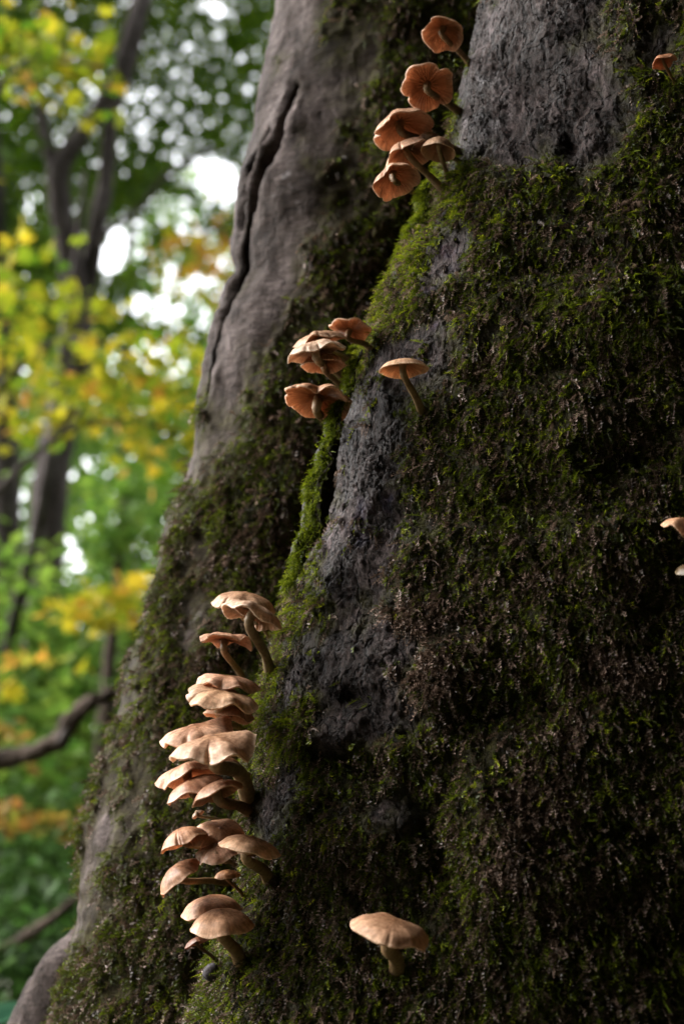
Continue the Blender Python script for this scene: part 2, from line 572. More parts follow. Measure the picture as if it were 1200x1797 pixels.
# right lobe
th_r = np.radians(np.concatenate([np.linspace(120, 168, 24, endpoint=False), np.linspace(168, 190, 60, endpoint=False), np.linspace(190, 215, 80, endpoint=False), np.linspace(215, 285, 215, endpoint=False), np.linspace(285, 480, 36)]))
zs_r = z_levels(0.0020, 0.70, 1.95)
VR = lobe_grid(ROWS_R, 0.50, 0.23, th_r, zs_r, 0.30)
NR = grid_normals(VR)
if NR[len(zs_r) // 2, 180, 1] > 0:
    NR = -NR
shpR = VR.shape[:2]
Pf, Nf = VR.reshape(-1, 3), NR.reshape(-1, 3)
px, py, dd = project(Pf)
BARK_R = [(930, 70, 149.5, 134.4, 0, 1.88), (860, 215, 60, 80, -25, 1.4), (815, 60, 40, 90, 15, 1.2), (1000, 230, 60, 90, 0, 0.7), (805, 420, 26, 60, -20, 1.3), (770, 470, 36, 50, -30, 1.2), (755, 560, 30, 60, -25, 0.9), (735, 610, 42, 40, 0, 1.1), (690, 660, 55.2, 67.2, -20, 1.5), (655, 750, 57.5, 78.4, -15, 1.75), (640, 850, 66.7, 89.6, -10, 1.88), (620, 940, 66.7, 67.2, -10, 1.88), (590, 1030, 50.6, 67.2, 0, 1.25), (620, 1130, 92.0, 51.5, 0, 1.0), (590, 1180, 52.9, 49.3, 0, 1.25), (520, 1200, 20.7, 40.3, -20, 1.38), (655, 1215, 69.0, 67.2, 0, 1.06), (690, 1270, 69.0, 33.6, 0, 1.12), (590, 1315, 46.0, 20.2, 20, 1.25), (505, 1375, 29.9, 56.0, -12, 1.62), (480, 1440, 25.3, 49.3, 0, 1.38), (790, 1340, 60, 60, 0, 0.4), (885, 1610, 30, 60, 0, 1.0), (680, 1420, 69.0, 29.1, 0, 0.62), (1060, 250, 30, 50, 0, 0.6), (1130, 360, 46, 30, 0, 0.5), (1080, 860, 70, 50, 0, 0.7)]
mossR = 1.15 - blobs(px, py, BARK_R) - blobs(px, py, [(980, 200, 130, 110, 0, 0.8), (1120, 330, 80, 80, 0, 0.4), (700, 1150, 110, 170, 0, 0.35), (800, 560, 60, 120, -20, 0.2)]) + 1.1 * fbm(Pf * 26, 4, 21) + 0.3 * fbm(Pf * 8, 2, 33)
mossR += 0.9 * blobs(px, py, [(690, 500, 30, 70, -28, 1), (640, 600, 26, 60, -20, 1), (520, 1100, 24, 100, -15, 1), (480, 1220, 22, 60, -10, 1), (850, 330, 60, 40, 0, 0.6), (760, 300, 18, 70, -18, 1)])
soilR = smooth(mossR, -0.35, 0.45)
mossR = np.maximum(smooth(mossR, 0.15, 0.85), 0.75 * smooth(fbm(Pf * 55, 3, 23) + 0.4 * fbm(Pf * 14, 2, 24), 0.42, 0.75) * (py > 300))
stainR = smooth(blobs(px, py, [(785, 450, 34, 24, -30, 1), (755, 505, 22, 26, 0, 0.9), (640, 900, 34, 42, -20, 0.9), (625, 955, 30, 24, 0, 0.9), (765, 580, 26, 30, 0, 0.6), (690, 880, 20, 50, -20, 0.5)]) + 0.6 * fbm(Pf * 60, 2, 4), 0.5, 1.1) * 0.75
lichR = smooth(blobs(px, py, [(850, 215, 52, 62, -25, 0.8), (870, 140, 34, 26, 0, 0.6), (1025, 130, 14, 40, 0, 0.5), (500, 1370, 24, 30, 0, 0.3)]) + 0.55 * fbm(Pf * 55, 3, 14), 0.45, 1.1) * 0.6
PITS = [(630, 1345, 46, 20, -15, 0.020), (625, 1225, 22, 16, 0, 0.012), (1000, 255, 16, 26, 0, 0.012), (1100, 790, 70, 40, 10, 0.016), (590, 865, 12, 50, -14, 0.010), (575, 925, 12, 26, -25, 0.008), (765, 350, 9, 50, -10, 0.03), (760, 1460, 30, 90, 10, 0.016), (1150, 1300, 60, 200, 0, 0.005), (905, 470, 120, 20, 5, 0.010), (960, 640, 140, 22, 0, 0.012), (880, 1240, 120, 30, 10, 0.012), (850, 880, 130, 26, 8, 0.010), (840, 275, 6, 30, -40, 0.006)]
LUMPS = [(560, 1290, 60, 30, 0, 0.012), (640, 1450, 140, 40, 0, 0.014), (1050, 950, 100, 60, 0, 0.016), (900, 1450, 100, 90, 0, 0.012), (850, 320, 80, 30, 0, 0.008), (1080, 560, 120, 60, 0, 0.012), (870, 200, 50, 80, -25, 0.006), (830, 1390, 40, 20, 0, 0.012), (500, 1400, 30, 60, 0, 0.008), (740, 700, 60, 60, 0, 0.008)]
mid = 0.35 + 0.65 * smooth(np.abs(((px - np.interp(py, [y for x, y in XG], [x for x, y in XG])))), 5, 70)
disp = (0.010 * fbm(Pf * 6, 3, 2) + 0.005 * fbm(Pf * 30, 2, 6)) * mid
disp += 0.0055 * mossR * (0.5 + np.abs(fbm(Pf * 55, 3, 8)))
ridge = 1 - np.abs(fbm(Pf * np.array([95, 95, 38]), 3, 12)) * 2.2
fl = fbm(Pf * np.array([46, 46, 17]) + 1.2 * fbm(Pf * 60, 2, 27)[:, None], 3, 28)
flake = fl * 3.2 - np.floor(fl * 3.2)
disp += (1 - mossR) * (0.0022 * flake * smooth(fbm(Pf * 15, 2, 29), -0.35, 0.25) + 0.0016 * fbm(Pf * np.array([170, 170, 70]), 3, 12, 0.6))
plate = np.floor(fbm(Pf * np.array([40, 40, 26]), 3, 17) * 4) / 4
disp += lichR * 0.006 * plate
disp += blobs(px, py, LUMPS) - blobs(px, py, PITS)
disp += 0.0011 * fbm(Pf * 210, 2, 18)
vis = (dd > 0)
PfR = Pf + Nf * np.where(vis, disp, 0)[:, None]
VRd = PfR.reshape(*shpR, 3)
NRd = grid_normals(VRd)
if NRd[len(zs_r) // 2, 180, 1] > 0:
    NRd = -NRd

# left lobe
th_l = np.radians(np.concatenate([np.linspace(90, 160, 34, endpoint=False), np.linspace(160, 195, 80, endpoint=False), np.linspace(195, 290, 135, endpoint=False), np.linspace(290, 450, 24)]))
zs_l = z_levels(0.0031, 0.66, 2.15)
VL = lobe_grid(ROWS_L, 0.27, 0.17, th_l, zs_l, 0.25)
NL = grid_normals(VL)
if NL[len(zs_l) // 2, 150, 1] > 0:
    NL = -NL
shpL = VL.shape[:2]
Pf, Nf = VL.reshape(-1, 3), NL.reshape(-1, 3)
px, py, dd = project(Pf)
xl = np.interp(py, [y for x, y in XL], [x for x, y in XL])
wid = np.interp(py, [0, 300, 550, 700, 850, 1000, 1200, 1400, 1600, 1797], [125, 135, 100, 50, 10, -8, -30, -32, -50, -70])
mossL = (px - xl - wid) / 70 + 1.5 * fbm(Pf * np.array([13, 13, 9]), 3, 41) + 0.8 * fbm(Pf * 42, 2, 43)
mossL -= blobs(px, py, [(510, 350, 60, 60, 0, 1.4), (640, 60, 50, 60, 0, 0.8), (380, 1110, 36, 50, 0, 0.9), (345, 830, 24, 60, 0, 0.9), (330, 1090, 24, 40, 0, 0.8), (240, 1300, 26, 44, 0, 0.6), (190, 1460, 22, 50, 0, 1.1), (440, 590, 60, 60, 0, 1.0), (170, 1620, 16, 60, 0, 1.2), (450, 900, 40, 40, 0, 0.5)])
soilL = smooth(mossL, -0.9, 1.0)
mossL = smooth(np.minimum(mossL, 1.5 + 1.6 * fbm(Pf * 20, 3, 47)), 0.15, 1.3)
lichL = smooth(blobs(px, py, [(455, 885, 30, 34, 0, 0.75), (520, 345, 50, 50, 20, 0.5), (380, 1105, 26, 30, 0, 0.5), (345, 1090, 20, 30, 0, 0.5)]) + 0.6 * fbm(Pf * 60, 3, 51), 0.5, 1.1) * 0.75
SEAM = [(520, 150), (504, 205), (486, 270), (466, 330), (446, 400), (422, 470), (402, 530), (384, 600), (369, 660), (357, 710)]
SEAM2 = [(476, 230), (452, 300), (436, 370), (430, 400)]
jx = 4 * fbm(Pf * 45, 3, 68)
s1 = poly_dist(px + jx, py, SEAM)
s2 = poly_dist(px + jx, py, SEAM2)
crev = poly_dist(px, py, [(775, 310), (750, 400), (705, 480)])
crev2 = poly_dist(px, py, [(610, 760), (585, 850), (555, 960)])
frontL = smooth(-Nf[:, 1], -0.5, 0.1)
disp = 0.009 * fbm(Pf * np.array([6, 6, 4]), 3, 61) + 0.003 * fbm(Pf * 24, 3, 62)
disp += 0.0010 * fbm(Pf * np.array([16, 16, 110]) + 0.8 * fbm(Pf * 12, 2, 66)[:, None], 3, 63) * (1 - mossL)
wS = 4.5 + 2.5 * np.sin(py / 37.0)
disp -= 0.03 * np.exp(-(s1 / wS) ** 2) + 0.02 * np.exp(-(s2 / 4) ** 2)
disp += 0.004 * np.exp(-((s1 - 16) / 8) ** 2) * (0.5 + fbm(Pf * 30, 2, 69))
disp -= 0.07 * np.exp(-(crev / 34) ** 2) + 0.07 * np.exp(-(crev2 / 34) ** 2)
disp += 0.008 * mossL * (0.4 + np.abs(fbm(Pf * 42, 3, 64)))
disp += blobs(px, py, [(490, 330, 70, 60, 0, 0.014), (450, 590, 50, 60, 0, 0.010), (400, 470, 60, 20, 0, -0.01), (320, 950, 50, 50, 0, 0.006), (220, 1480, 50, 60, 0, 0.012), (640, 260, 60, 120, 0, -0.012), (330, 1640, 60, 100, 0, 0.012)])
VLd = (Pf + Nf * np.where(dd > 0, disp, 0)[:, None]).reshape(*shpL, 3)
NLd = grid_normals(VLd)
if NLd[len(zs_l) // 2, 150, 1] > 0:
    NLd = -NLd

base = Vector((0.25, 1.45, 0.0))
B = np.array(base)
tree = thing('mossy_tree', base, 'huge old mossy trunk with two lobes and mushrooms growing up the groove', 'tree')


def lobe_object(V, mat, mo, st, li):
    f = grid_faces(*V.shape[:2])
    f1 = f[0]
    P = V.reshape(-1, 3)
    return mesh_np('trunk_lobe', P - B, f[:, ::-1], mat, tree, True, {'moss': mo, 'stain': st, 'lichen': li})


o = lobe_object(VRd, M_BARK_R, np.clip(soilR, 0, 1), stainR, lichR)
o['label'] = 'broad right lobe thick with moss and rough bark'
o = lobe_object(VLd, M_BARK_L, np.clip(soilL, 0, 1) * 0.85, np.zeros(len(mossL)), lichL)
o['label'] = 'left lobe behind the groove with smooth grey wrinkled bark'

# root swelling out at the lower left foot of the trunk
rp = [at(190, 1600, 1.62), at(140, 1700, 1.60), at(100, 1790, 1.60), at(70, 1900, 1.58), at(40, 2060, 1.55), at(0, 2500, 1.5)]
rr_ = [0.02, 0.038, 0.05, 0.058, 0.07, 0.12]
tube('root', [(*(q_ - B), r_) for q_, r_ in zip(rp, rr_)], M_BARK_L, tree, 40, 28, 0.006, 20, 3)

# lip of old bark along the left side of the groove's cracks
def bark_lip(pts, width, seed):
    """A curved strip of bark with real thickness, standing in front of the groove."""
    s = spline([(*at(x, y, d), wd) for x, y, d, wd in pts], 90)
    P, W = s[:, :3], s[:, 3]
    u = np.linspace(-1, 1, 22)
    side = np.array([-1.0, 0.25, 0.0])
    side /= np.linalg.norm(side)
    dep = np.array([0.0, -1.0, 0.12])
    front = P[:, None] + side[None, None] * (W[:, None] * (u[None] * 0.5 + 0.5))[..., None] + dep * (0.010 * (1 - (u * 0.5 + 0.5) ** 2))[None, :, None]
    Fv = front.reshape(-1, 3)
    Fv = Fv + dep[None] * (0.006 * fbm(Fv * 40, 3, seed) + 0.003 * fbm(Fv * 120, 2, seed + 1))[:, None] + side[None] * (0.008 * fbm(Fv * np.array([12, 12, 40]), 4, seed + 2))[:, None]
    front = Fv.reshape(front.shape)
    back = front - dep[None, None] * 0.012 + side[None, None] * 0.004
    return front, back


LIPS = []
for pts, seed in (([(640, 625, 1.26, .006), (612, 700, 1.255, .010), (592, 770, 1.25, .011), (577, 830, 1.245, .014), (565, 880, 1.24, .016), (556, 930, 1.24, .016), (546, 975, 1.245, .014), (520, 1030, 1.25, .008)], 71),
                  ([(768, 310, 1.37, .005), (748, 350, 1.365, .008), (734, 400, 1.36, .009), (715, 460, 1.355, .012), (690, 520, 1.345, .010)], 81)):
    fr, bk = bark_lip(pts, 0.02, seed)
    nu, nv = fr.shape[:2]
    V = np.vstack([fr.reshape(-1, 3), bk.reshape(-1, 3)])
    f = grid_faces(nu, nv)
    kk = nu * nv
    i = np.arange(nu - 1)
    e1 = np.stack([i * nv, (i + 1) * nv, (i + 1) * nv + kk, i * nv + kk], -1)
    e2 = np.stack([i * nv + nv - 1, i * nv + nv - 1 + kk, (i + 1) * nv + nv - 1 + kk, (i + 1) * nv + nv - 1], -1)
    mo_ = np.concatenate([np.clip(0.2 + (np.tile(np.linspace(0, 1, nv), nu)) * 2, 0, 1), np.zeros(kk)])
    ol = mesh_np('bark_lip', V - B, [f, f[:, ::-1] + kk, e1, e2], M_BARK_R, tree, True, {'moss': mo_, 'stain': mo_ * 0, 'lichen': mo_ * 0})
    LIPS.append(fr)


# ------------------------------------------------------------------ moss on the trunk: leafy shoots, too many to count
def pick(V, N, weight, count):
    """Random points on a grid surface; weight per vertex, areas taken into account."""
    du = np.linalg.norm(np.diff(V, axis=0), axis=-1)[:, :-1]
    dv = np.linalg.norm(np.diff(V, axis=1), axis=-1)[:-1]
    wgt = (du * dv * weight[:-1, :-1]).ravel()
    cs = np.cumsum(wgt)
    idx = np.searchsorted(cs, rng.random(count) * cs[-1])
    idx = np.minimum(idx, len(wgt) - 1)
    i, j = idx // (V.shape[1] - 1), idx % (V.shape[1] - 1)
    a_, b = rng.random(count)[:, None], rng.random(count)[:, None]
    P = V[i, j] * (1 - a_) * (1 - b) + V[i + 1, j] * a_ * (1 - b) + V[i, j + 1] * (1 - a_) * b + V[i + 1, j + 1] * a_ * b
    return P, N[i, j], i, j


def shoots(P, N, L, tint, nodes=6, leaf=0.0021, spread_=0.75, droop=0.9, wid=0.5, jitter=0.55):
    """Leafy shoots: at each of `nodes` points of a drooping stem one leaf to either side and one at the tip."""
    S = len(P)
    down = np.array([0, 0, -1.0])
    R = rng.normal(size=(S, 3)) * jitter
    D = N * 0.75 + down * droop * rng.uniform(0.2, 1.0, S)[:, None] + R
    D /= np.linalg.norm(D, axis=1)[:, None]
    Wv = np.cross(D, N + rng.normal(size=(S, 3)) * 0.5)
    Wv /= np.linalg.norm(Wv, axis=1)[:, None] + 1e-9
    U = np.cross(Wv, D)
    s = (np.arange(nodes) + 0.6) / nodes
    bend = -0.35
    C = P[:, None] - N[:, None] * 0.001 + D[:, None] * (L[:, None] * s)[..., None] + down * (L[:, None] * s * s * 0.35)[..., None]
    lf = (leaf * rng.uniform(0.7, 1.35, S))[:, None] * (1.1 - 0.5 * s)[None]
    verts, tv = [], []
    for sgn in (-1, 1):
        jit = rng.normal(size=(S, nodes, 3)) * 0.3
        dirv = D[:, None] * 0.65 + sgn * Wv[:, None] * spread_ + U[:, None] * 0.25 + jit
        tip = C + dirv * lf[..., None]
        b2 = C + D[:, None] * (lf * wid)[..., None] + sgn * Wv[:, None] * (lf * 0.25)[..., None]
        verts.append(np.stack([C, b2, tip], 2))
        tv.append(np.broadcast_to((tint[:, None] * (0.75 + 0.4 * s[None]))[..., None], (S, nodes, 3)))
    # stem: a thin two-triangle blade
    base_ = P - N * 0.002
    tipp = C[:, -1] + D * (lf[:, -1] * 1.4)[:, None]
    mid_ = C[:, nodes // 2] + Wv * 0.0003
    verts = [v.reshape(-1, 3) for v in verts] + [np.stack([base_, mid_, tipp], 1).reshape(-1, 3)]
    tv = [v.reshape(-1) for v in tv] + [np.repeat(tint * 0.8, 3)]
    V = np.concatenate(verts)
    T = np.concatenate(tv)
    return V, np.arange(len(V)).reshape(-1, 3), np.clip(T, 0, 1)


pxr, pyr, ddr = project(VRd.reshape(-1, 3))
front_r = ((pxr > 300) & (pxr < 1320) & (pyr > -120) & (pyr < 1950)).reshape(shpR) * smooth(-NRd[..., 1] - NRd[..., 0] * 0.9, -0.5, 0.1)
brownR = smooth(blobs(pxr, pyr, [(930, 1380, 130, 90, 0, 1.0), (860, 1560, 110, 60, 0, 0.8), (1060, 1190, 110, 90, 0, 0.7), (720, 1080, 90, 70, 0, 0.9), (560, 1280, 36, 60, 0, 0.9), (1010, 1010, 80, 60, 0, 0.5), (830, 640, 60, 60, 0, 0.6), (960, 700, 100, 60, 0, 0.5), (1130, 360, 60, 30, 0, 0.9), (750, 1170, 90, 60, 0, 0.7), (1010, 1600, 110, 80, 0, 0.6), (640, 870, 40, 90, 0, 0.6), (700, 1190, 60, 40, 0, 0.5), (980, 1480, 60, 60, 0, 0.6)]) + 0.7 * fbm(VRd.reshape(-1, 3) * 22, 3, 91), 0.25, 1.25).reshape(shpR)
mR = np.clip(mossR, 0, 1).reshape(shpR) ** 1.3
MV, MF, MT, off = [], [], [], 0


def add(store, V, Fc, T):
    k = sum(len(v) for v in store[0])
    store[0].append(V)
    store[1].append(Fc + k)
    store[2].append(T)


green, brown = ([], [], []), ([], [], [])
edge_r = np.exp(-np.clip(pxr - np.interp(pyr, [y for x, y in XG], [x for x, y in XG]), 0, 999) / 60).reshape(shpR) * (pyr < 1400).reshape(shpR)
patch = lambda P, s: fbm(P * s, 2, 95)
# green shoots, right lobe
P, N, i, j = pick(VRd, NRd, mR * front_r * (1 - 0.65 * brownR), 43000)
lush = smooth(fbm(P * 18, 2, 97), -0.1, 0.5)
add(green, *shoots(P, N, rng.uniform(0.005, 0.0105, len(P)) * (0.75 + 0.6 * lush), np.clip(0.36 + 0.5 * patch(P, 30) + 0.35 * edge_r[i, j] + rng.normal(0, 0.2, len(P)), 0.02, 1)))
# small round-leaved shoots that catch the light
P, N, i, j = pick(VRd, NRd, mR * front_r * (1 - 0.6 * brownR), 9000)
add(green, *shoots(P, N, rng.uniform(0.004, 0.009, len(P)), np.clip(0.62 + rng.normal(0, 0.2, len(P)), 0, 1), nodes=4, leaf=0.0032, wid=0.8))
tuft = smooth(fbm(VRd.reshape(-1, 3) * 16, 3, 98), 0.05, 0.45).reshape(shpR)
P, N, i, j = pick(VRd, NRd, mR * front_r * tuft, 3800)
add(green, *shoots(P, N, rng.uniform(0.011, 0.019, len(P)), np.clip(0.5 + 0.3 * edge_r[i, j] + rng.normal(0, 0.2, len(P)), 0, 1), nodes=9, leaf=0.0024, droop=0.7, jitter=0.4))
# withered shoots, right lobe
P, N, i, j = pick(VRd, NRd, mR * front_r * (brownR + 0.16), 24000)
add(brown, *shoots(P, N, rng.uniform(0.006, 0.015, len(P)), np.clip(0.45 + rng.normal(0, 0.22, len(P)), 0, 1), leaf=0.0027, droop=1.6, wid=0.9))
# left lobe
pxl, pyl, ddl = project(VLd.reshape(-1, 3))
front_l = ((pxl > 60) & (pxl < 860) & (pyl > -80) & (pyl < 1900)).reshape(shpL) * smooth(-NLd[..., 1] - NLd[..., 0] * 0.8, -0.2, 0.3)
front_l = front_l * np.clip(np.minimum(crev, crev2) / 40, 0, 1).reshape(shpL) * (pxl < np.interp(pyl, [y for x, y in XG], [x for x, y in XG]) + 60).reshape(shpL)
mL = np.clip(mossL, 0, 1).reshape(shpL) ** 1.5
brL = smooth(blobs(pxl, pyl, [(430, 900, 90, 120, 0, 0.4), (250, 1600, 70, 80, 0, 0.4), (330, 1150, 60, 60, 0, 0.35)]) + 0.6 * fbm(VLd.reshape(-1, 3) * 16, 2, 92), 0.15, 1.3).reshape(shpL)
P, N, i, j = pick(VLd, NLd, mL * front_l * (1 - 0.7 * brL), 13500)
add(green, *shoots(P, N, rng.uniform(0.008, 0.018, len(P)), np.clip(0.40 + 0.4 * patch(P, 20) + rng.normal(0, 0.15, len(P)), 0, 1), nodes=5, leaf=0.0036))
P, N, i, j = pick(VLd, NLd, mL * front_l * (brL + 0.08), 7000)
add(brown, *shoots(P, N, rng.uniform(0.008, 0.018, len(P)), np.clip(0.4 + rng.normal(0, 0.2, len(P)), 0, 1), nodes=5, leaf=0.004, droop=1.3, wid=0.8))
# the lips of bark beside the cracks
for fr in LIPS:
    Nn = grid_normals(fr)
    if Nn[40, 10, 1] > 0:
        Nn = -Nn
    P, N, i, j = pick(fr, Nn, np.broadcast_to(np.linspace(0.25, 1, fr.shape[1])[None], fr.shape[:2]), 1500)
    add(green, *shoots(P, N, rng.uniform(0.005, 0.011, len(P)), np.clip(0.66 + rng.normal(0, 0.14, len(P)), 0, 1)))
def coarse_bvh(V, k):
    W = V[::k, ::k]
    return BVHTree.FromPolygons([tuple(v) for v in W.reshape(-1, 3)], [tuple(f) for f in grid_faces(*W.shape[:2]).tolist()])


BV = [coarse_bvh(VRd, 4), coarse_bvh(VLd, 3)]


def surface(x, y):
    """Nearest trunk point under a picture point, and its depth."""
    d_ = Vector(at(x, y, 1.0) - CAM)
    best = None
    for bv in BV:
        h = bv.ray_cast(Vector(CAM), d_.normalized())
        if h[0] is not None and (best is None or h[3] < best[3]):
            best = h
    if best is None:
        return None, None
    P = np.array(best[0])
    return P, float((P - CAM) @ FWD)


# ------------------------------------------------------------------ mushrooms
def cap_mesh(R, dome, up, wav, lobes, seed, roll_in, th, NA=168):
    """Cap skin and gills in the cap's own frame (axis +Z, rim near z = 0)."""
    r_ = random.Random(seed)
    ph = np.linspace(0, 2 * np.pi, NA, endpoint=False)
    def wave(ks, amp):
        s = 0
        for k in ks:
            s = s + amp * r_.uniform(0.5, 1.0) / (1 + 0.25 * abs(k - 3)) * np.sin(k * ph + r_.uniform(0, 6.28))
        return s
    rim = 1 + wave((1, 2, 3), 0.035) + wave((4, 5, 7), 0.018 + 0.03 * wav) + wave((9, 13), 0.008)
    for (a0, depth, wd) in lobes:                      # notches where the rim has split
        dlt = np.angle(np.exp(1j * (ph - math.radians(a0))))
        rim = rim - depth * np.exp(-(dlt / wd) ** 2)
    for _ in range(r_.randint(2, 5)):
        dlt = np.angle(np.exp(1j * (ph - r_.uniform(0, 6.28))))
        rim = rim - r_.uniform(0.03, 0.11) * np.exp(-(dlt / r_.uniform(0.03, 0.09)) ** 2)
    wz = wave((2, 3), 0.085 * wav) + wave((4, 5, 7), 0.12 * wav) + wave((11, 15), 0.02 * wav)
    def top_z(t_):
        z = dome * (1 - t_ ** 2.2) + up * t_ ** 2.5
        z = z - roll_in * smooth(t_, 0.72, 1.0) ** 1.5
        return z[:, None] + (t_ ** 2)[:, None] * wz[None, :]
    tt = np.concatenate([[0.02, 0.1, 0.2, 0.32, 0.44, 0.55, 0.65, 0.74, 0.82, 0.88, 0.93, 0.97, 0.99, 1.0]])
    rad_t = tt[:, None] * (1 + (rim[None, :] - 1) * (tt ** 1.5)[:, None])
    Zt = top_z(tt)
    X, Y = rad_t * np.cos(ph), rad_t * np.sin(ph)
    top = np.stack([X, Y, Zt], -1)
    def thick(t_):
        return th * (0.22 + 0.78 * (1 - t_ ** 1.6))
    t2 = np.array([1.0, 0.985, 0.965])
    lipv = []
    for q_, s_ in zip(t2[1:], (0.5, 1.0)):
        rr2 = q_ * (1 + (rim - 1) * q_ ** 1.5)
        lipv.append(np.stack([rr2 * np.cos(ph), rr2 * np.sin(ph), top_z(np.array([q_]))[0] - thick(np.array([q_]))[0] * s_ - 0.012 * s_], -1))
    capV = np.concatenate([top, np.array(lipv)]) * R
    nr = len(capV)
    fib = lambda k: {'fibre_x': np.tile(np.cos(ph), k), 'fibre_y': np.tile(np.sin(ph), k)}
    fc = grid_faces(nr, NA, True)
    capP = capV.reshape(-1, 3)
    apex = np.array([[0, 0, top_z(np.array([0.0]))[0].mean() * R]])
    j = np.arange(NA)
    tri = np.stack([np.full(NA, len(capP)), j, (j + 1) % NA], -1)
    capP = np.vstack([capP, apex])
    rad = np.concatenate([np.repeat(np.concatenate([tt, [1.0, 0.97]]), NA), [0.0]])
    # gills
    tg = np.array([0.965, 0.9, 0.8, 0.68, 0.55, 0.42, 0.3, 0.2, 0.12])
    saw = np.abs((np.arange(NA) % 4) / 2.0 - 1)         # one gill every four columns
    long_ = ((np.arange(NA) // 4) % 3 == 0) * 1.0
    rg = tg[:, None] * (1 + (rim[None] - 1) * (tg ** 1.5)[:, None])
    env = np.sin(np.pi * np.clip((tg - 0.08) / 0.9, 0, 1)) ** 0.6
    amp = 0.075 * env[:, None] * saw[None] * (1 - (1 - long_)[None] * smooth(0.5 - tg, 0.0, 0.25)[:, None])
    Zg = top_z(tg) - thick(tg)[:, None] - 0.012 - amp
    gv = np.stack([rg * np.cos(ph), rg * np.sin(ph), Zg], -1) * R
    gf = grid_faces(len(tg), NA, True)
    return capP, [fc, tri], rad, gv.reshape(-1, 3), gf, np.repeat(tg, NA), (top_z(np.array([0.1]))[0].mean() - th) * R, fib(nr), fib(len(tg))


FEET = []


def mushroom(cx, cy, wpx, roll, tilt, base_px, label, dome=0.32, up=0.0, wav=0.5, stem=0.13, ring=False, tint=(1, 1, 1), lobes=(), dz=0.02, th=0.19, roll_in=0.09, seed=None, bend=0.3, name='mushroom', depth=None):
    seed = seed if seed is not None else int(cx * 7 + cy)
    Pb, db = surface(*base_px)
    if Pb is None:
        Pb, db = at(*base_px, 1.25), 1.25
    if (cx < 830 and cy < 1625 or cx < 500) and cx != 707:
        edge = np.interp(cy, [y for x, y in XG], [x for x, y in XG])
        db = min(q_[1] for q_ in (surface(edge + k, cy) for k in (16, 28, 42)) if q_[1] is not None) + 0.02
    dcap = db - dz
    R = wpx / 2 / F * dcap
    C = at(cx, cy, dcap)
    rl, tl = math.radians(roll), math.radians(tilt)
    n_ = RGT * (-math.sin(rl) * math.cos(tl)) + UPV * (math.cos(rl) * math.cos(tl)) - FWD * math.sin(tl)
    xa = RGT * math.cos(rl) + UPV * math.sin(rl)
    ya = np.cross(n_, xa)
    # lift or drop so that the middle of the cap's thickness sits on (cx, cy)
    capP, capF, rad, gv, gf, grad, zc, fc_, fg_ = cap_mesh(R, dome, up, wav, lobes, seed, roll_in, th)
    M = np.stack([xa, ya, n_], 0)
    mean = n_ * (dome * 0.4 + up * 0.4 - th * 0.4) * R
    C0 = C - mean
    capW = capP @ M + C0
    gW = gv @ M + C0
    FEET.append(Pb)
    root = thing(name, Vector(Pb), label, 'mushroom', 'mushrooms growing from the trunk')
    oc = mesh_np('cap', capW - Pb, [f_[:, ::1] for f_ in capF], M_CAP, root, True, {'rad': rad, **{k: np.append(v, 0) for k, v in fc_.items()}})
    og = mesh_np('gills', gW - Pb, gf, M_GILL, root, False, {'rad': grad, **fg_})
    top = C0 + n_ * zc
    rs = stem * R
    # the stem leaves the cap along its axis and bends to its foot in the moss
    q1 = top - n_ * min(0.35 * R + rs, 0.6 * np.linalg.norm(top - Pb)) 
    q2 = Pb + (top - Pb) * 0.35 - UPV * bend * 0.2 * R
    inn = Pb - (CAM - Pb) / np.linalg.norm(CAM - Pb) * 0.012 
    pts = [(*(top + n_ * 0.08 * R), rs * 1.25), (*(q1), rs), (*q2, rs * 1.05), (*Pb, rs * 1.3), (*inn, rs * 1.4)]
    V, fcs = tube_arrays(pts, 22, 14, rs * 0.12, 1.4 / max(R, 0.004), seed % 50)
    radS = np.concatenate([np.repeat(np.linspace(0, 1, 22), 14), [0, 1]])
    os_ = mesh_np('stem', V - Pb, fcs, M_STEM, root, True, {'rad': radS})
    parts = [oc, og, os_]
    if ring:
        ph = np.linspace(0, 2 * np.pi, 32, endpoint=False)
        prof = [(1.0, 0.10), (1.25, 0.04), (1.55, -0.14), (1.75, -0.30), (1.6, -0.32), (1.3, -0.16), (1.02, -0.05)]
        c_ = q1 + (top - q1) * 0.35
        rows_ = []
        for (a_, z_) in prof:
            wob = 1 + 0.08 * np.sin(3 * ph + seed) * (a_ > 1.2)
            rows_.append((np.stack([np.cos(ph) * a_ * wob, np.sin(ph) * a_ * wob, np.full(32, z_) + 0.06 * np.sin(5 * ph) * (a_ > 1.4)], -1) * rs))
        rv = np.array(rows_).reshape(-1, 3) @ M + c_
        parts.append(mesh_np('ring', rv - Pb, grid_faces(len(prof), 32, True), M_STEM, root, True, {'rad': np.zeros(len(rv))}))
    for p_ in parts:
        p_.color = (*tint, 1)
    return root


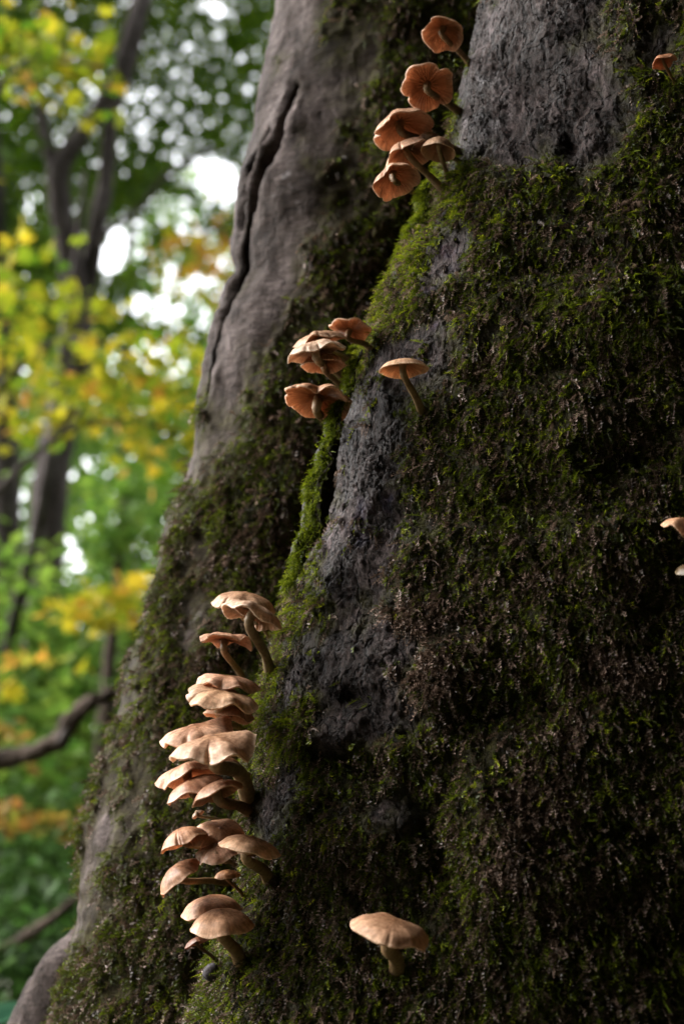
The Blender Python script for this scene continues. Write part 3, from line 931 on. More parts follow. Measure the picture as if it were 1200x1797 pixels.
DK = (0.92, 0.79, 0.72)
MU = [
    # top group
    dict(cx=777, cy=55, wpx=76, roll=-8, tilt=-30, base_px=(824, 112), label='topmost mushroom, small orange brown cap on a bent stem', dome=0.55, wav=1.0, tint=DK, th=0.2),
    dict(cx=750, cy=150, wpx=94, roll=4, tilt=-44, base_px=(806, 196), label='mushroom with fluted frilly gills facing out, second from the top', dome=0.34, up=0.1, wav=1.15, tint=DK, lobes=((300, 0.14, 0.12), (60, 0.16, 0.1), (150, 0.12, 0.1))),
    dict(cx=704, cy=222, wpx=108, roll=16, tilt=-24, base_px=(806, 268), label='wide russet cap with a split left edge in the upper cluster', dome=0.5, wav=0.8, tint=DK, lobes=((190, 0.25, 0.12),), dz=0.01, th=0.2),
    dict(cx=750, cy=248, wpx=60, roll=8, tilt=-4, base_px=(806, 285), label='pale rounded cap tucked behind the small button cap in the upper cluster', dome=0.7, wav=0.2, tint=(0.95, 0.92, 0.88), dz=0.02),
    dict(cx=770, cy=258, wpx=62, roll=-10, tilt=-16, base_px=(786, 320), label='small round tan button cap in front of the upper cluster', dome=0.8, wav=0.3, tint=(0.95, 0.88, 0.8), dz=0.04, roll_in=0.12),
    dict(cx=716, cy=268, wpx=90, roll=20, tilt=-20, base_px=(780, 336), label='deep orange cap in the middle of the upper cluster', dome=0.6, wav=0.6, tint=DK, dz=0.025, th=0.2),
    dict(cx=692, cy=312, wpx=84, roll=16, tilt=-30, base_px=(766, 362), label='lowest cap of the upper cluster with a pale lower rim', dome=0.6, wav=0.7, tint=DK, dz=0.035, lobes=((250, 0.15, 0.2),)),
    # middle group
    dict(cx=614, cy=577, wpx=74, roll=-8, tilt=-22, base_px=(650, 612), label='small frilled cap at the top right of the middle cluster', dome=0.24, up=0.22, wav=1.2, tint=(0.95, 0.82, 0.74), dz=0.0),
    dict(cx=562, cy=594, wpx=92, roll=12, tilt=-3, base_px=(620, 640), label='upper of the two layered wavy caps in the middle cluster', dome=0.3, wav=0.7, seed=33, dz=0.02, tint=(0.95, 0.84, 0.76)),
    dict(cx=554, cy=613, wpx=106, roll=13, tilt=-3, base_px=(608, 668), label='widest wavy cap of the middle cluster with a pale scalloped rim', dome=0.3, wav=0.75, seed=21, dz=0.045),
    dict(cx=569, cy=636, wpx=80, roll=3, tilt=-12, base_px=(600, 684), label='smooth lower cap beneath the layered caps of the middle cluster', dome=0.42, wav=0.4, dz=0.02, tint=(0.95, 0.84, 0.76), th=0.22),
    dict(cx=560, cy=700, wpx=124, roll=-8, tilt=-24, base_px=(596, 765), label='two lobed translucent cap at the foot of the middle cluster', dome=0.34, up=0.08, wav=0.7, lobes=((264, 0.3, 0.2), (335, 0.15, 0.14)), tint=(0.95, 0.8, 0.7), dz=0.045),
    dict(cx=707, cy=643, wpx=88, roll=4, tilt=-12, base_px=(740, 722), label='solitary thin stemmed mushroom standing clear of the bark beside the groove', dome=0.34, wav=0.15, stem=0.14, dz=0.045, tint=(0.98, 0.88, 0.76), th=0.13),
    # right edge
    dict(cx=1163, cy=106, wpx=44, roll=12, tilt=-14, base_px=(1186, 150), label='tiny dark brown mushroom in moss near the upper right corner', dome=0.5, wav=0.9, tint=(0.75, 0.52, 0.4), dz=0.02),
    dict(cx=1200, cy=920, wpx=80, roll=-6, tilt=4, base_px=(1216, 960), label='orange cap cut off by the right border of the photo', dome=0.35, wav=1.0, tint=(1, 0.85, 0.72), dz=0.03),
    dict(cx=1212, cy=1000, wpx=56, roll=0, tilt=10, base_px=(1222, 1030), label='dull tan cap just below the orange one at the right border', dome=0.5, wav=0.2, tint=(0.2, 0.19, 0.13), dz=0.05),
    # lower group
    dict(cx=430, cy=1056, wpx=118, roll=-10, tilt=3, base_px=(480, 1120), label='rear cap of the big pair heading the lower cluster', dome=0.34, up=0.0, wav=0.6, dz=0.02, tint=(1, 0.9, 0.8), th=0.2, roll_in=0.14),
    dict(cx=446, cy=1076, wpx=112, roll=-22, tilt=-16, base_px=(474, 1180), label='front cap of the big pair heading the lower cluster, on a long stem', dome=0.34, wav=0.8, dz=0.05, ring=True, stem=0.15, th=0.2, roll_in=0.12),
    dict(cx=396, cy=1122, wpx=92, roll=-4, tilt=-14, base_px=(430, 1200), label='curled pinkish cap standing below the big pair', dome=0.28, up=0.14, wav=1.2, dz=0.03, tint=(0.95, 0.8, 0.74), ring=True),
    dict(cx=398, cy=1198, wpx=112, roll=-4, tilt=-3, base_px=(430, 1240), label='upper of two thin layered caps just above the large pale ones', dome=0.24, wav=1.0, dz=0.02, tint=(1, 0.86, 0.8)),
    dict(cx=391, cy=1224, wpx=124, roll=-10, tilt=2, base_px=(430, 1262), label='lower of two thin layered caps, ridged and pale ochre', dome=0.22, wav=1.15, dz=0.045, tint=(1.05, 0.97, 0.85)),
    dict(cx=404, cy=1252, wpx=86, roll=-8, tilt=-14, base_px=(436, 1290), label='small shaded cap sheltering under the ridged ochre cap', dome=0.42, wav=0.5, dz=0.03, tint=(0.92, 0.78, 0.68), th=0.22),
    dict(cx=346, cy=1286, wpx=128, roll=12, tilt=0, base_px=(410, 1325), label='broad saddle shaped cap behind the palest cap', dome=0.24, wav=1.4, dz=0.04, tint=(1.02, 0.88, 0.8)),
    dict(cx=376, cy=1306, wpx=146, roll=7, tilt=4, base_px=(440, 1412), label='largest palest cap of the lower cluster on a thick curved stem', dome=0.22, wav=1.15, th=0.2, roll_in=0.12, stem=0.17, dz=0.07, tint=(1.12, 1.05, 0.98), bend=-1.5),
    dict(cx=406, cy=1338, wpx=50, roll=-30, tilt=-6, base_px=(440, 1362), label='little orange cap half hidden under the palest cap', dome=0.4, wav=0.8, dz=0.025, tint=(0.95, 0.75, 0.62)),
    dict(cx=330, cy=1356, wpx=108, roll=20, tilt=-16, base_px=(410, 1390), label='shell shaped cap with open gills left of the thick curved stem', dome=0.36, wav=0.9, dz=0.045, tint=(1, 0.82, 0.72), th=0.2),
    dict(cx=338, cy=1382, wpx=100, roll=24, tilt=-8, base_px=(410, 1410), label='lower left cap overlapping the shell shaped one', dome=0.38, wav=0.7, dz=0.06, tint=(1, 0.82, 0.74), th=0.2),
    dict(cx=380, cy=1388, wpx=90, roll=24, tilt=-16, base_px=(440, 1425), label='dusky cap with a short pale stem bent to the right', dome=0.4, wav=0.6, dz=0.075, tint=(0.92, 0.74, 0.64), stem=0.2, th=0.22),
    dict(cx=347, cy=1428, wpx=25, roll=34, tilt=-20, base_px=(390, 1440), label='tiniest tan cap alone between two clumps', dome=0.5, wav=0.3, dz=0.03, stem=0.22),
    dict(cx=322, cy=1470, wpx=82, roll=22, tilt=-14, base_px=(390, 1495), label='bell shaped cap showing toothed gills at the left of its clump', dome=0.55, wav=0.4, dz=0.05, tint=(0.95, 0.76, 0.62)),
    dict(cx=386, cy=1464, wpx=88, roll=-4, tilt=30, base_px=(425, 1500), label='round brown speckled cap seen from above', dome=0.42, wav=0.5, dz=0.035, tint=(1.0, 0.86, 0.75)),
    dict(cx=380, cy=1494, wpx=72, roll=14, tilt=12, base_px=(420, 1520), label='pinkish cap with a white edge under the speckled cap', dome=0.35, wav=0.9, dz=0.06, tint=(0.95, 0.82, 0.78)),
    dict(cx=438, cy=1482, wpx=104, roll=-12, tilt=-4, base_px=(472, 1545), label='flat cap on a ringed stem, farthest right in its clump', dome=0.3, wav=0.4, dz=0.08, ring=True, stem=0.18, tint=(1.05, 0.93, 0.8)),
    dict(cx=312, cy=1534, wpx=86, roll=38, tilt=0, base_px=(400, 1550), label='steeply tilted brown cap with a ragged hanging edge', dome=0.46, wav=0.8, dz=0.05, tint=(0.85, 0.68, 0.56)),
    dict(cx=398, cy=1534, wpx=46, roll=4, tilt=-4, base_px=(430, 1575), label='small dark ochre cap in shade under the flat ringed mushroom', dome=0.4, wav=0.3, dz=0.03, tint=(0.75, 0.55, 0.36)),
    dict(cx=371, cy=1590, wpx=106, roll=8, tilt=-4, base_px=(425, 1635), label='rear cap of the lowest pair in the groove', dome=0.42, wav=0.4, dz=0.03, tint=(1, 0.82, 0.7)),
    dict(cx=387, cy=1616, wpx=108, roll=3, tilt=0, base_px=(424, 1690), label='front cap of the lowest pair with a ringed stem below', dome=0.45, wav=0.35, dz=0.06, ring=True, stem=0.19, tint=(1, 0.84, 0.7), roll_in=0.1),
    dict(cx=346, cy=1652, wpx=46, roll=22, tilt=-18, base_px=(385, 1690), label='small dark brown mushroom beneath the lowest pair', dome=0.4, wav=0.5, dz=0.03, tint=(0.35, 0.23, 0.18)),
    dict(cx=688, cy=1630, wpx=142, roll=-14, tilt=1, base_px=(696, 1700), label='lone broad cap low on the mossy face away from the groove', dome=0.26, wav=0.5, seed=5, dz=0.06, stem=0.17, tint=(0.92, 0.8, 0.7)),
]
for d_ in MU:
    if d_['cx'] < 460 and d_['cy'] > 1170 and d_['wpx'] > 60:
        d_['wpx'] *= 1.05
    mushroom(**d_)

FEET = np.array(FEET)
P = np.repeat(FEET, 46, axis=0)
P = P + rng.normal(size=P.shape) * np.array([0.006, 0.005, 0.006])
Nn = np.array([-0.45, -0.85, 0.25]) + rng.normal(size=P.shape) * 0.35
Nn /= np.linalg.norm(Nn, axis=1)[:, None]
add(green, *shoots(P, Nn, rng.uniform(0.006, 0.011, len(P)), np.clip(0.45 + rng.normal(0, 0.2, len(P)), 0, 1)))
for nm, st_, mat, lb in (('moss', green, M_MOSS, 'thick green moss carpeting the big trunk beside the mushrooms'),
                         ('withered_moss', brown, M_BROWN, 'withered brown moss hanging in shaggy patches on the big trunk')):
    ob = mesh_np(nm, np.concatenate(st_[0]), np.concatenate(st_[1]), mat, None, False, {'tint': np.concatenate(st_[2])})
    tag(ob, lb, 'moss', None, 'stuff')


# the small slate-grey bud under the lowest pair
Pb, db = surface(378, 1705)
ph = np.linspace(0, 2 * np.pi, 24, endpoint=False)
ax = RGT * 0.55 + UPV * 0.75 - FWD * 0.3
ax /= np.linalg.norm(ax)
x_ = np.cross(ax, FWD)
x_ /= np.linalg.norm(x_)
y_ = np.cross(ax, x_)
prof = [(0.0, 0.0), (0.5, 0.05), (0.8, 0.25), (0.95, 0.6), (1.0, 1.0), (0.95, 1.5), (0.8, 1.9), (0.55, 2.2), (0.25, 2.36), (0.0, 2.4)]
c0 = at(371, 1705, db - 0.012) - ax * 0.0075
bv_ = np.array([[c0 + (x_ * math.cos(q_) + y_ * math.sin(q_)) * r_ * 0.0065 + ax * z_ * 0.0065 for q_ in ph] for r_, z_ in prof]).reshape(-1, 3)
rt = thing('mushroom_bud', Vector(Pb), 'slate grey egg shaped bud low in the groove under the lowest pair', 'mushroom', None)
mesh_np('bud', bv_ - Pb, grid_faces(len(prof), 24, True), M_NUB, rt, True, {'rad': np.repeat(np.linspace(0, 1, len(prof)), 24)})
tube('stem', [(*(c0 + ax * 0.002 - Pb), 0.004), (*(Pb * 0 + (Pb - Pb)), 0.005), (*(0.02 * FWD), 0.005)], M_STEM, rt, 8, 10)

# ------------------------------------------------------------------ woods behind
RH = np.array([[0, 0, 0], [0.45, 0.28, 0.03], [1, 0, -0.06], [0.45, -0.28, 0.03]])
RH_F = np.array([[0, 1, 2, 3]])
star = [(0, 0, 0)]
for k in range(5):
    a0 = math.radians(-110 + k * 55)
    ln = (0.62, 0.9, 1.0, 0.9, 0.62)[k]
    star.append((math.cos(a0 - 0.36) * 0.36, math.sin(a0 - 0.36) * 0.36, 0.02))
    star.append((math.cos(a0) * ln * 0.62, math.sin(a0) * ln * 0.62, -0.05))
star.append((math.cos(math.radians(110) + 0.36) * 0.36, math.sin(math.radians(110) + 0.36) * 0.36, 0.02))
MP = np.array(star)
MP_F = np.array([[0, k, k + 1] for k in range(1, len(star) - 1)])


def leaves(C, size, tmpl, tf, flat=0.6):
    """Leaves at the points C: each turned at random, more or less level (flat = 1: level)."""
    n_ = len(C)
    nz = rng.normal(size=(n_, 3))
    nz /= np.linalg.norm(nz, axis=1)[:, None]
    nz = nz * (1 - flat) + np.array([0, 0, 1.0]) * flat
    nz /= np.linalg.norm(nz, axis=1)[:, None] + 1e-9
    x = np.cross(nz, rng.normal(size=(n_, 3)))
    x /= np.linalg.norm(x, axis=1)[:, None] + 1e-9
    y = np.cross(nz, x)
    s = (size * rng.uniform(0.7, 1.3, n_))[:, None, None]
    V = C[:, None] + s * (tmpl[None, :, :1] * x[:, None] + tmpl[None, :, 1:2] * y[:, None] + tmpl[None, :, 2:] * nz[:, None])
    k = len(tmpl)
    Fc = (tf[None] + (np.arange(n_) * k)[:, None, None]).reshape(-1, tf.shape[1])
    return V.reshape(-1, 3), Fc, k


def crown(name, C, size, mat, parent, tint, maple=False, flat=0.5):
    tm, tf = (MP, MP_F) if maple else (RH, RH_F)
    V, Fc, k = leaves(C, size, tm, tf, flat)
    off_ = np.array(parent.location) if parent else np.zeros(3)
    return mesh_np(name, V - off_, Fc, mat, parent, False, {'tint': np.repeat(np.clip(tint, 0, 1), k)})


def sprays(lst, per, spread_px, depth_sp, flat_sp=0.45):
    """Points in flat sprays centred on picture points (x, y, depth, scale)."""
    out = []
    for (x, y, d, s) in lst:
        n_ = int(per * s)
        c_ = at(x, y, d)
        r_ = spread_px / F * d * math.sqrt(s)
        out.append(c_ + rng.normal(size=(n_, 3)) * np.array([r_, r_ * depth_sp, r_ * flat_sp]))
    return np.concatenate(out)


def cloud(n_, x0, x1, y0, y1, d0, d1, holes=(), clump=0.9, cs=0.9, seed=0, fade=()):
    """Leaf points through a block of wood seen between the given picture limits; holes are open gaps in it."""
    X, Y, D = rng.uniform(x0, x1, n_ * 3), rng.uniform(y0, y1, n_ * 3), rng.uniform(d0, d1, n_ * 3)
    P = CAM + D[:, None] * (FWD + RGT * ((X - 600) / F)[:, None] - UPV * ((Y - 898.5) / F)[:, None])
    keep = clump * fbm(P * cs, 3, seed + 100) + 0.6 * rng.random(len(P))
    keep = keep - blobs(X, Y, holes) if holes else keep
    keep = np.where(P[:, 2] > 0.1, keep, -9)
    idx = np.argsort(-keep)[:n_]
    return P[idx], X[idx], Y[idx]


def ground_z(x, y):
    return 0.0


# forked grey tree
D = 9.0
root_p = at(60, 1690, D)
root_p[2] = 0
ft = thing('forked_tree', Vector(root_p), 'grey tree whose trunk forks into two crossing limbs, behind yellow leaves', 'tree')
L0 = np.array(root_p)
W = lambda x, y, d, wpx: (*(at(x, y, d) - L0), wpx / 2 / F * d)
tube('trunk', [(0, 0, -0.1, 0.19), W(66, 1300, D, 72), W(78, 1050, D, 66), W(88, 860, D, 64), W(112, 720, D, 62), W(134, 610, D, 60), W(140, 540, D, 54)], M_BG_BARK, ft, 40, 16, 0.015, 5, 1)
tube('limb', [W(142, 560, D, 44), W(122, 450, D, 42), W(108, 370, D, 40), W(104, 300, D, 38), W(132, 250, D, 32), W(170, 200, D, 30), W(205, 150, D, 40), W(226, 90, D, 38), W(244, 20, D, 34), W(280, -120, D, 26), W(320, -300, D, 12)], M_BG_BARK, ft, 40, 12, 0.01, 6, 2)
tube('limb', [W(142, 560, D + .1, 36), W(158, 470, D + .1, 34), W(172, 390, D + .1, 32), W(186, 310, D + .1, 28), W(192, 240, D + .1, 26), W(204, 165, D + .1, 24)], M_BG_BARK, ft, 30, 12, 0.01, 6, 3)
tube('limb', [W(106, 310, D, 26), W(88, 270, D, 24), W(72, 200, D, 18), W(62, 120, D, 14), W(40, 0, D, 10)], M_BG_BARK, ft, 24, 10, 0.01, 6, 4)
tube('branch', [W(160, 440, D, 14), W(195, 400, D, 12), W(235, 375, D, 10), W(300, 300, D, 9), W(380, 260, D, 6)], M_BG_BARK, ft, 20, 8)
tube('branch', [W(130, 70, D, 12), W(112, 90, D, 12), W(90, 40, D, 12), W(70, -30, D, 10)], M_BG_BARK, ft, 16, 8)
HOLES = [(375, 318, 44, 26, -20, 1.0), (310, 375, 44, 22, -20, 0.9), (225, 420, 26, 26, 0, 1.0), (190, 455, 22, 16, 0, 0.8), (300, 230, 90, 40, 30, 0.07), (385, 15, 18, 14, 0, 0.9), (280, 505, 18, 14, 0, 0.8), (260, 540, 24, 16, 0, 0.8), (240, 160, 50, 60, 0, 0.12), (50, 360, 40, 60, 0, 0.14), (400, 450, 40, 30, 0, 0.6), (330, 520, 60, 60, 0, 0.6)]
C, X, Y = cloud(66000, -420, 620, -420, 600, 9.7, 14.5, HOLES, 0.22, 0.9, 1)
crown('crown', C, 0.088, M_GREEN, ft, 0.45 + 0.25 * rng.normal(size=len(C)) + 0.5 * fbm(C * 0.5, 2, 8), flat=0.35)

# yellow maple, nearer, leaning in from the left
mt = thing('maple_tree', Vector((-2.2, 6.0, 0)), 'yellow autumn maple with level sprays of leaves spreading in from the left', 'tree')
L0 = np.array(mt.location)
tube('trunk', [(0, 0, -0.1, 0.09), (0.05, 0, 1.0, 0.075), (0.0, -0.1, 2.0, 0.06), (0.1, -0.3, 3.2, 0.045), (0.2, -0.5, 4.4, 0.02)], M_BG_BARK, mt, 30, 12, 0.006, 8)
tube('branch', [(0.02, -0.1, 1.9, 0.028), W(40, 640, 5.8, 14), W(160, 600, 5.6, 10), W(280, 640, 5.5, 6)], M_BG_BARK, mt, 20, 8)
tube('branch', [(0.02, 0, 1.5, 0.026), W(60, 800, 5.6, 12), W(200, 740, 5.4, 9), W(320, 760, 5.3, 5)], M_BG_BARK, mt, 20, 8)
tube('branch', [(0.1, -0.3, 3.2, 0.028), W(20, 130, 5.2, 12), W(110, 110, 5.0, 8), W(190, 120, 4.9, 4)], M_BG_BARK, mt, 20, 8)
SPR = [(20, 470, 5.4, 1.2), (70, 540, 5.5, 1.4), (30, 620, 5.5, 1.5), (60, 700, 5.6, 1.4), (180, 690, 5.6, 1.6), (250, 660, 5.6, 1.4), (300, 690, 5.6, 1.3), (200, 560, 5.7, .5), (200, 740, 5.5, 1.4), (280, 760, 5.5, 1.4), (310, 800, 5.5, 1.0), (20, 760, 5.6, .7), (330, 640, 5.7, .8), (20, 540, 5.6, 1.2), (230, 620, 5.7, .7), (-90, 560, 5.6, 2), (-90, 700, 5.6, 2),
       (20, 50, 5.0, .65), (70, 60, 5.0, .55), (120, 95, 5.0, .8), (170, 95, 5.0, .5), (50, 110, 5.0, .6), (15, 100, 5.0, .5), (90, 125, 5.0, .4), (52, 160, 5.0, .2), (120, 190, 5.0, .18), (-60, 80, 5.0, 1.2), (180, 130, 5.0, .25)]
C = sprays(SPR, 30, 50, 2.0, 0.45)
crown('crown', C, 0.075, M_YELLOW, mt, 0.40 + 0.28 * rng.normal(size=len(C)), True, 0.45)

# second maple farther back, turning orange, partly behind the big trunk
m2 = thing('maple_tree', Vector((0.2, 10.0, 0)), 'orange maple partly hidden behind the left edge of the mossy trunk', 'tree')
L0 = np.array(m2.location)
tube('trunk', [(0, 0, -0.1, 0.09), (-0.1, 0, 1.5, 0.075), (-0.2, 0, 3.2, 0.05), (-0.3, 0, 5.2, 0.02)], M_BG_BARK, m2, 24, 10)
tube('branch', [(-0.15, 0, 2.6, 0.025), W(420, 450, 9.0, 10), W(330, 430, 8.6, 5)], M_BG_BARK, m2, 16, 8)
SPR = [(395, 440, 8.6, .6), (350, 455, 8.6, .8), (320, 470, 8.6, .8), (375, 480, 8.6, 1.0), (300, 420, 8.6, .35), (280, 450, 8.6, .3), (340, 500, 8.6, .5), (250, 700, 9, 1.0), (300, 600, 9, .5), (430, 420, 9, 2)]
C = sprays(SPR, 24, 30, 1.8, 0.6)
crown('crown', C, 0.085, M_YELLOW, m2, 0.8 + 0.3 * rng.normal(size=len(C)), True, 0.45)

# low maple saplings
ms = thing('maple_sapling', Vector((-1.0, 6.2, 0)), 'low yellow maple sapling beside the foot of the trunk, above the bent branch', 'tree')
L0 = np.array(ms.location)
tube('stem', [(0, 0, -0.05, 0.018), (0.02, 0, 0.8, 0.014), (-0.02, 0, 1.5, 0.01), (0.05, 0, 2.2, 0.004)], M_BG_BARK, ms, 16, 8)
SPR = [(120, 1075, 5.6, .7), (190, 1050, 5.6, .9), (230, 1085, 5.6, 1.0), (180, 1100, 5.6, .6), (240, 1030, 5.6, .5), (40, 1152, 5.4, .28), (95, 1155, 5.4, .2), (150, 1165, 5.4, .15), (25, 1210, 5.4, .25), (140, 1060, 5.6, .3)]
C = sprays(SPR, 24, 34, 1.8, 0.45)
crown('crown', C, 0.08, M_YELLOW, ms, 0.6 + 0.25 * rng.normal(size=len(C)), True, 0.5)
m3 = thing('maple_sapling', Vector((-1.15, 4.6, 0)), 'orange maple sapling spreading a level spray below the bent branch', 'tree')
L0 = np.array(m3.location)
tube('stem', [(0, 0, -0.05, 0.014), (0.02, 0, 0.5, 0.01), (0.1, 0, 1.0, 0.005)], M_BG_BARK, m3, 12, 8)
SPR = [(20, 1420, 4.6, .8), (60, 1440, 4.6, .8), (100, 1450, 4.6, .7), (140, 1455, 4.6, .6), (10, 1275, 4.8, .35), (25, 1290, 4.8, .3), (-40, 1430, 4.6, 1.5), (60, 1340, 4.8, .2)]
C = sprays(SPR, 22, 32, 1.8, 0.4)
crown('crown', C, 0.06, M_ORANGE, m3, 0.35 + 0.3 * rng.normal(size=len(C)), True, 0.55)

# other trunks among the trees
def plain_tree(label, pts, mat, leaf_n, box, size, seed, leafmat=M_PALE, tint=0.45):
    x0, y0, d0, _ = pts[0]
    b0 = at(x0, y0, d0)
    b0[2] = 0
    tr = thing('tree', Vector(b0), label, 'tree', 'slim trees in the woods behind')
    L_ = np.array(b0)
    rows = [(*(at(x, y, d) - L_), wp / 2 / F * d) for x, y, d, wp in pts]
    rows = [(0, 0, -0.1, rows[0][3] * 1.2)] + [r_ for r_ in rows if r_[2] > 0.1]
    tube('trunk', rows, mat, tr, 36, 12, 0.012, 5, seed)
    if leaf_n:
        C_, X_, Y_ = cloud(leaf_n, *box, seed=seed)
        crown('crown', C_, size, leafmat, tr, tint + 0.25 * rng.normal(size=len(C_)), flat=0.4)
    return tr


plain_tree('thick blurred grey trunk at the left border behind the yellow maple', [(8, 1600, 8, 56), (8, 1000, 8, 52), (6, 760, 8, 48), (-10, 400, 8, 42), (-40, -100, 8, 30)], M_BG_BARK, 2500, (-420, 60, -420, 300, 7.6, 9.5), 0.12, 11, M_GREEN)
plain_tree('slender pale trunk leaning left below the forked tree', [(-12, 1420, 7, 26), (8, 1180, 7, 24), (32, 1060, 7, 24), (58, 960, 7, 22), (84, 820, 7, 20), (120, 560, 7.2, 14), (150, 300, 7.4, 8)], M_BG_BARK, 900, (60, 260, -500, -60, 6.9, 7.8), 0.08, 12, M_GREEN)
plain_tree('faint far trunk standing in pale leaves left of the mossy trunk', [(212, 1480, 18, 26), (214, 1100, 18, 24), (216, 900, 18, 22), (224, 600, 18, 18), (236, 200, 18, 10)], M_BG_BARK, 4500, (60, 480, 300, 900, 16.5, 20), 0.17, 13)
plain_tree('dark slim trunk rising behind the bent branch near its right end', [(178, 1620, 6, 34), (176, 1400, 6, 32), (184, 1280, 6, 30), (196, 1120, 6.2, 22), (215, 900, 6.4, 14)], M_DEAD, 700, (150, 300, 820, 1000, 6.2, 7.4), 0.07, 14)
plain_tree('dim short trunk under the middle of the bent branch', [(104, 1620, 6.5, 24), (106, 1420, 6.5, 22), (108, 1340, 6.5, 20), (116, 1180, 6.6, 12)], M_DEAD, 500, (40, 200, 1120, 1240, 6.3, 7.3), 0.07, 15)
plain_tree('far thin trunk between the border trunk and the forked tree', [(30, 1500, 15, 24), (28, 1000, 15, 22), (26, 700, 15, 20), (20, 200, 15, 12)], M_BG_BARK, 4000, (-200, 160, 250, 900, 13.8, 17), 0.15, 16)

# bent dead branch and a lower one
fb = thing('fallen_branch', Vector(at(40, 1335, 4.2)), 'thick bent dead branch running across the undergrowth at the left', 'branch')
L0 = np.array(fb.location)
tube('limb', [W(-160, 1370, 4.2, 34), W(-60, 1348, 4.2, 34), W(20, 1330, 4.2, 33), (*(at(70, 1318, 4.2) - L0), 0.026), W(104, 1298, 4.2, 34), W(120, 1270, 4.2, 29), W(148, 1242, 4.2, 27), W(170, 1226, 4.2, 25), W(215, 1216, 4.25, 22), W(300, 1204, 4.4, 18), W(420, 1230, 4.6, 10)], M_DEAD, fb, 90, 18, 0.011, 22, 5)
tube('twig', [W(104, 1305, 4.2, 16), W(112, 1290, 4.14, 14), W(116, 1280, 4.08, 10)], M_BG_BARK, fb, 8, 8)
f2 = thing('fallen_branch', Vector(at(40, 1655, 3.8)), 'thin dark branch slanting low over the ground at the bottom left', 'branch')
L0 = np.array(f2.location)
tube('limb', [W(-120, 1690, 3.8, 22), W(0, 1668, 3.8, 22), W(50, 1642, 3.8, 21), W(100, 1606, 3.8, 18), W(160, 1560, 3.85, 14), W(240, 1520, 3.9, 8)], M_DEAD, f2, 40, 12, 0.006, 16, 6)


# bushes of the undergrowth
def bush(label, spots, n_, size, mat, tint, seed, maple=False):
    c_ = np.mean([at(x, y, d) for x, y, d, s in spots], axis=0)
    b0 = np.array([c_[0], c_[1], 0.0])
    r_ = thing('bush', Vector(b0), label, 'bush', 'bushes of the undergrowth')
    pts_ = []
    for x, y, d, s in spots:
        cc = at(x, y, d)
        pts_.append(cc + rng.normal(size=(int(n_ * s), 3)) * np.array([0.28, 0.3, 0.2]) * s ** 0.5 * d / 6)
        tube('stem', [(0, 0, -0.05, 0.012), (*((cc - b0) * np.array([.5, .5, .6])), 0.008), (*(cc - b0), 0.004)], M_DEAD, r_, 8, 6)
    C_ = np.concatenate(pts_)
    C_ = C_[C_[:, 2] > 0.03]
    crown('foliage', C_, size, mat, r_, tint + 0.25 * rng.normal(size=len(C_)) + 0.4 * fbm(C_ * 2.5, 2, seed), maple, 0.6)


bush('light green bush under the yellow sapling, behind the bent branch', [(60, 1120, 7.5, 1.2), (150, 1150, 7.5, 1.3), (220, 1150, 7.5, 1.2), (100, 1200, 7, 1.2), (190, 1210, 7, 1.1), (20, 1240, 7, 1.1)], 420, 0.10, M_PALE, 0.5, 1)
bush('mid green bush filling the gap just below the bent branch', [(60, 1390, 6, 1), (130, 1400, 6, 1), (30, 1460, 6, 1), (160, 1350, 6.5, .8), (20, 1370, 6.2, .8)], 380, 0.085, M_PALE, 0.45, 2)
bush('dark green bush between the bent branch and the low slanting one', [(30, 1520, 5, 1), (90, 1530, 5, 1), (130, 1560, 5, .8), (60, 1590, 5, 1), (0, 1600, 5, 1)], 380, 0.07, M_BUSH, 0.5, 3)
bush('deep shaded bush at the bottom left corner under the low branch', [(20, 1700, 4, 1), (80, 1700, 4, 1), (50, 1760, 4, 1), (110, 1640, 4.2, .7), (0, 1780, 4, 1), (-60, 1720, 4, 1)], 320, 0.06, M_BUSH, 0.3, 4)

# broad-leaved plant at the bottom left corner
pl = thing('broad_leaved_plant', Vector(at(-20, 1900, 2.3)), 'single broad bluish green leaf poking in at the bottom left corner', 'plant')
L0 = np.array(pl.location)
n_ = 16
s_ = np.linspace(0, 1, n_)
mid_ = spline([at(-60, 1800, 2.3), at(-20, 1790, 2.28), at(20, 1776, 2.26), at(48, 1764, 2.25)], n_)
wd_ = np.sin(np.pi * s_ ** 0.8) * 0.02 + 0.0005
u_ = np.array([-1, -.5, 0, .5, 1])
lv = mid_[:, None] + (np.array([0.2, 0.55, -0.8]) * wd_[:, None, None]) * u_[None, :, None] + np.array([0, 0, 0.004]) * (np.abs(u_)[None, :, None] ** 1.5)
mesh_np('leaf', lv.reshape(-1, 3) - L0, grid_faces(n_, 5), leafy_material('plant_leaf', [(0, (0.03, 0.10, 0.06)), (1, (0.06, 0.16, 0.09))], 0.3), pl, True, {'tint': np.tile(np.abs(u_), n_)})
tube('stem', [(0, 0, -0.2, 0.004), (*(mid_[0] - L0), 0.003)], M_BUSH, pl, 6, 6)

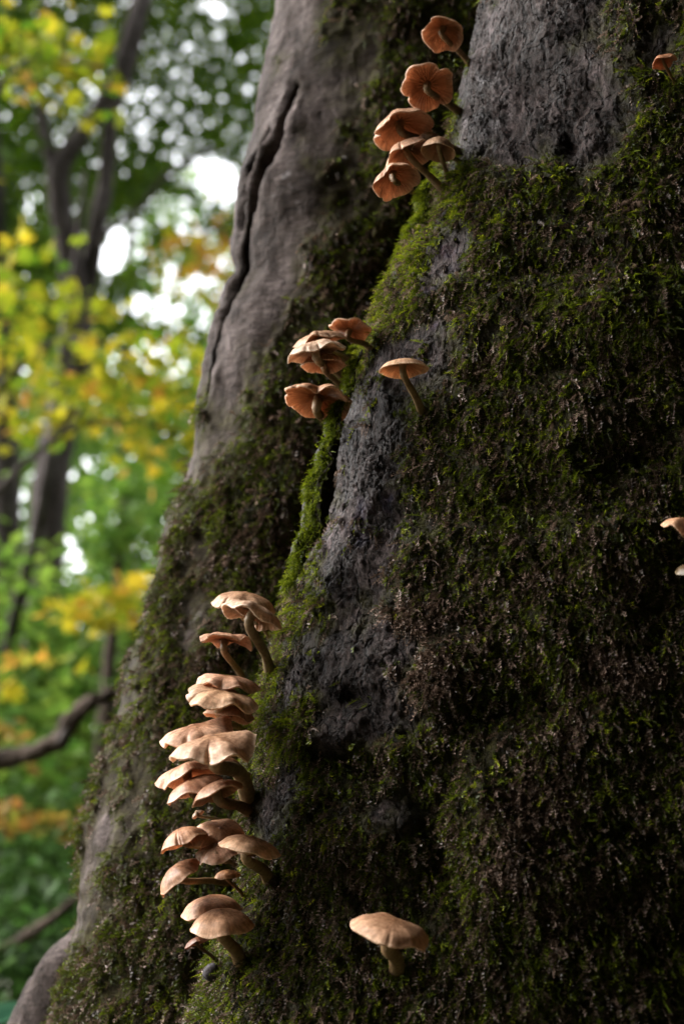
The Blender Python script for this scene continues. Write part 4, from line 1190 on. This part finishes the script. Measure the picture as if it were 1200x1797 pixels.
# far woods: one mass of leaves to the horizon
H2 = [(160, 60, 700, 420, 0, 0.9), (160, 830, 40, 26, 0, 0.9), (200, 830, 26, 18, 0, 0.7), (130, 985, 30, 30, 0, 0.5), (190, 910, 16, 12, 0, 1.0), (40, 880, 16, 16, 0, 1.0), (30, 1020, 12, 14, 0, 1.2), (260, 985, 26, 20, 0, 0.7), (150, 910, 12, 10, 0, 0.9), (280, 520, 60, 60, 0, 0.9), (330, 330, 140, 90, 25, 1.6), (210, 440, 60, 50, 0, 1.6), (300, 600, 50, 40, 0, .7), (385, 15, 30, 24, 0, 2.0)]
C1, X, Y = cloud(30000, -300, 620, -260, 1480, 22, 34, H2, 0.5, 0.35, 7)
far = mesh_np('distant_woods', *(lambda r_: (r_[0], r_[1]))(leaves(C1, 0.26, RH, RH_F, 0.3)), M_PALE, None, False,
              {'tint': np.repeat(np.clip(0.5 + 0.25 * rng.normal(size=len(C1)) + 0.4 * fbm(C1 * 0.25, 2, 3), 0, 1), 4)})
tag(far, 'pale green mass of far woods seen blurred behind the trunks', 'woods', None, 'stuff')

# the rest of the wood around the camera: it shades the trunk's face and right side
n_ = 115000
az = np.radians(rng.uniform(14, 263, n_))
el = np.arcsin(rng.uniform(math.sin(math.radians(-4)), 0.96, n_))
ra = rng.uniform(5, 9, n_)
C1 = np.stack([np.sin(az) * np.cos(el) * ra, np.cos(az) * np.cos(el) * ra, 1 + np.sin(el) * ra], -1)
hx, hy = rng.uniform(-3.2, 4, n_ // 8), rng.uniform(-3, 3.4, n_ // 8)
C2 = np.stack([hx, hy, rng.uniform(4.6, 7.5, n_ // 8) + 0.25 * np.hypot(hx, hy)], -1)
C1 = np.concatenate([C1, C2])
C1 = C1[C1[:, 2] > 0.1]
wd = mesh_np('surrounding_woods', *(lambda r_: (r_[0], r_[1]))(leaves(C1, 0.42, RH, RH_F, 0.15)), M_GREEN, None, False,
             {'tint': np.repeat(np.clip(0.2 + 0.2 * rng.normal(size=len(C1)), 0, 1), 4)})
tag(wd, 'dense green woods closing in around and above the mossy trunk', 'woods', None, 'stuff')
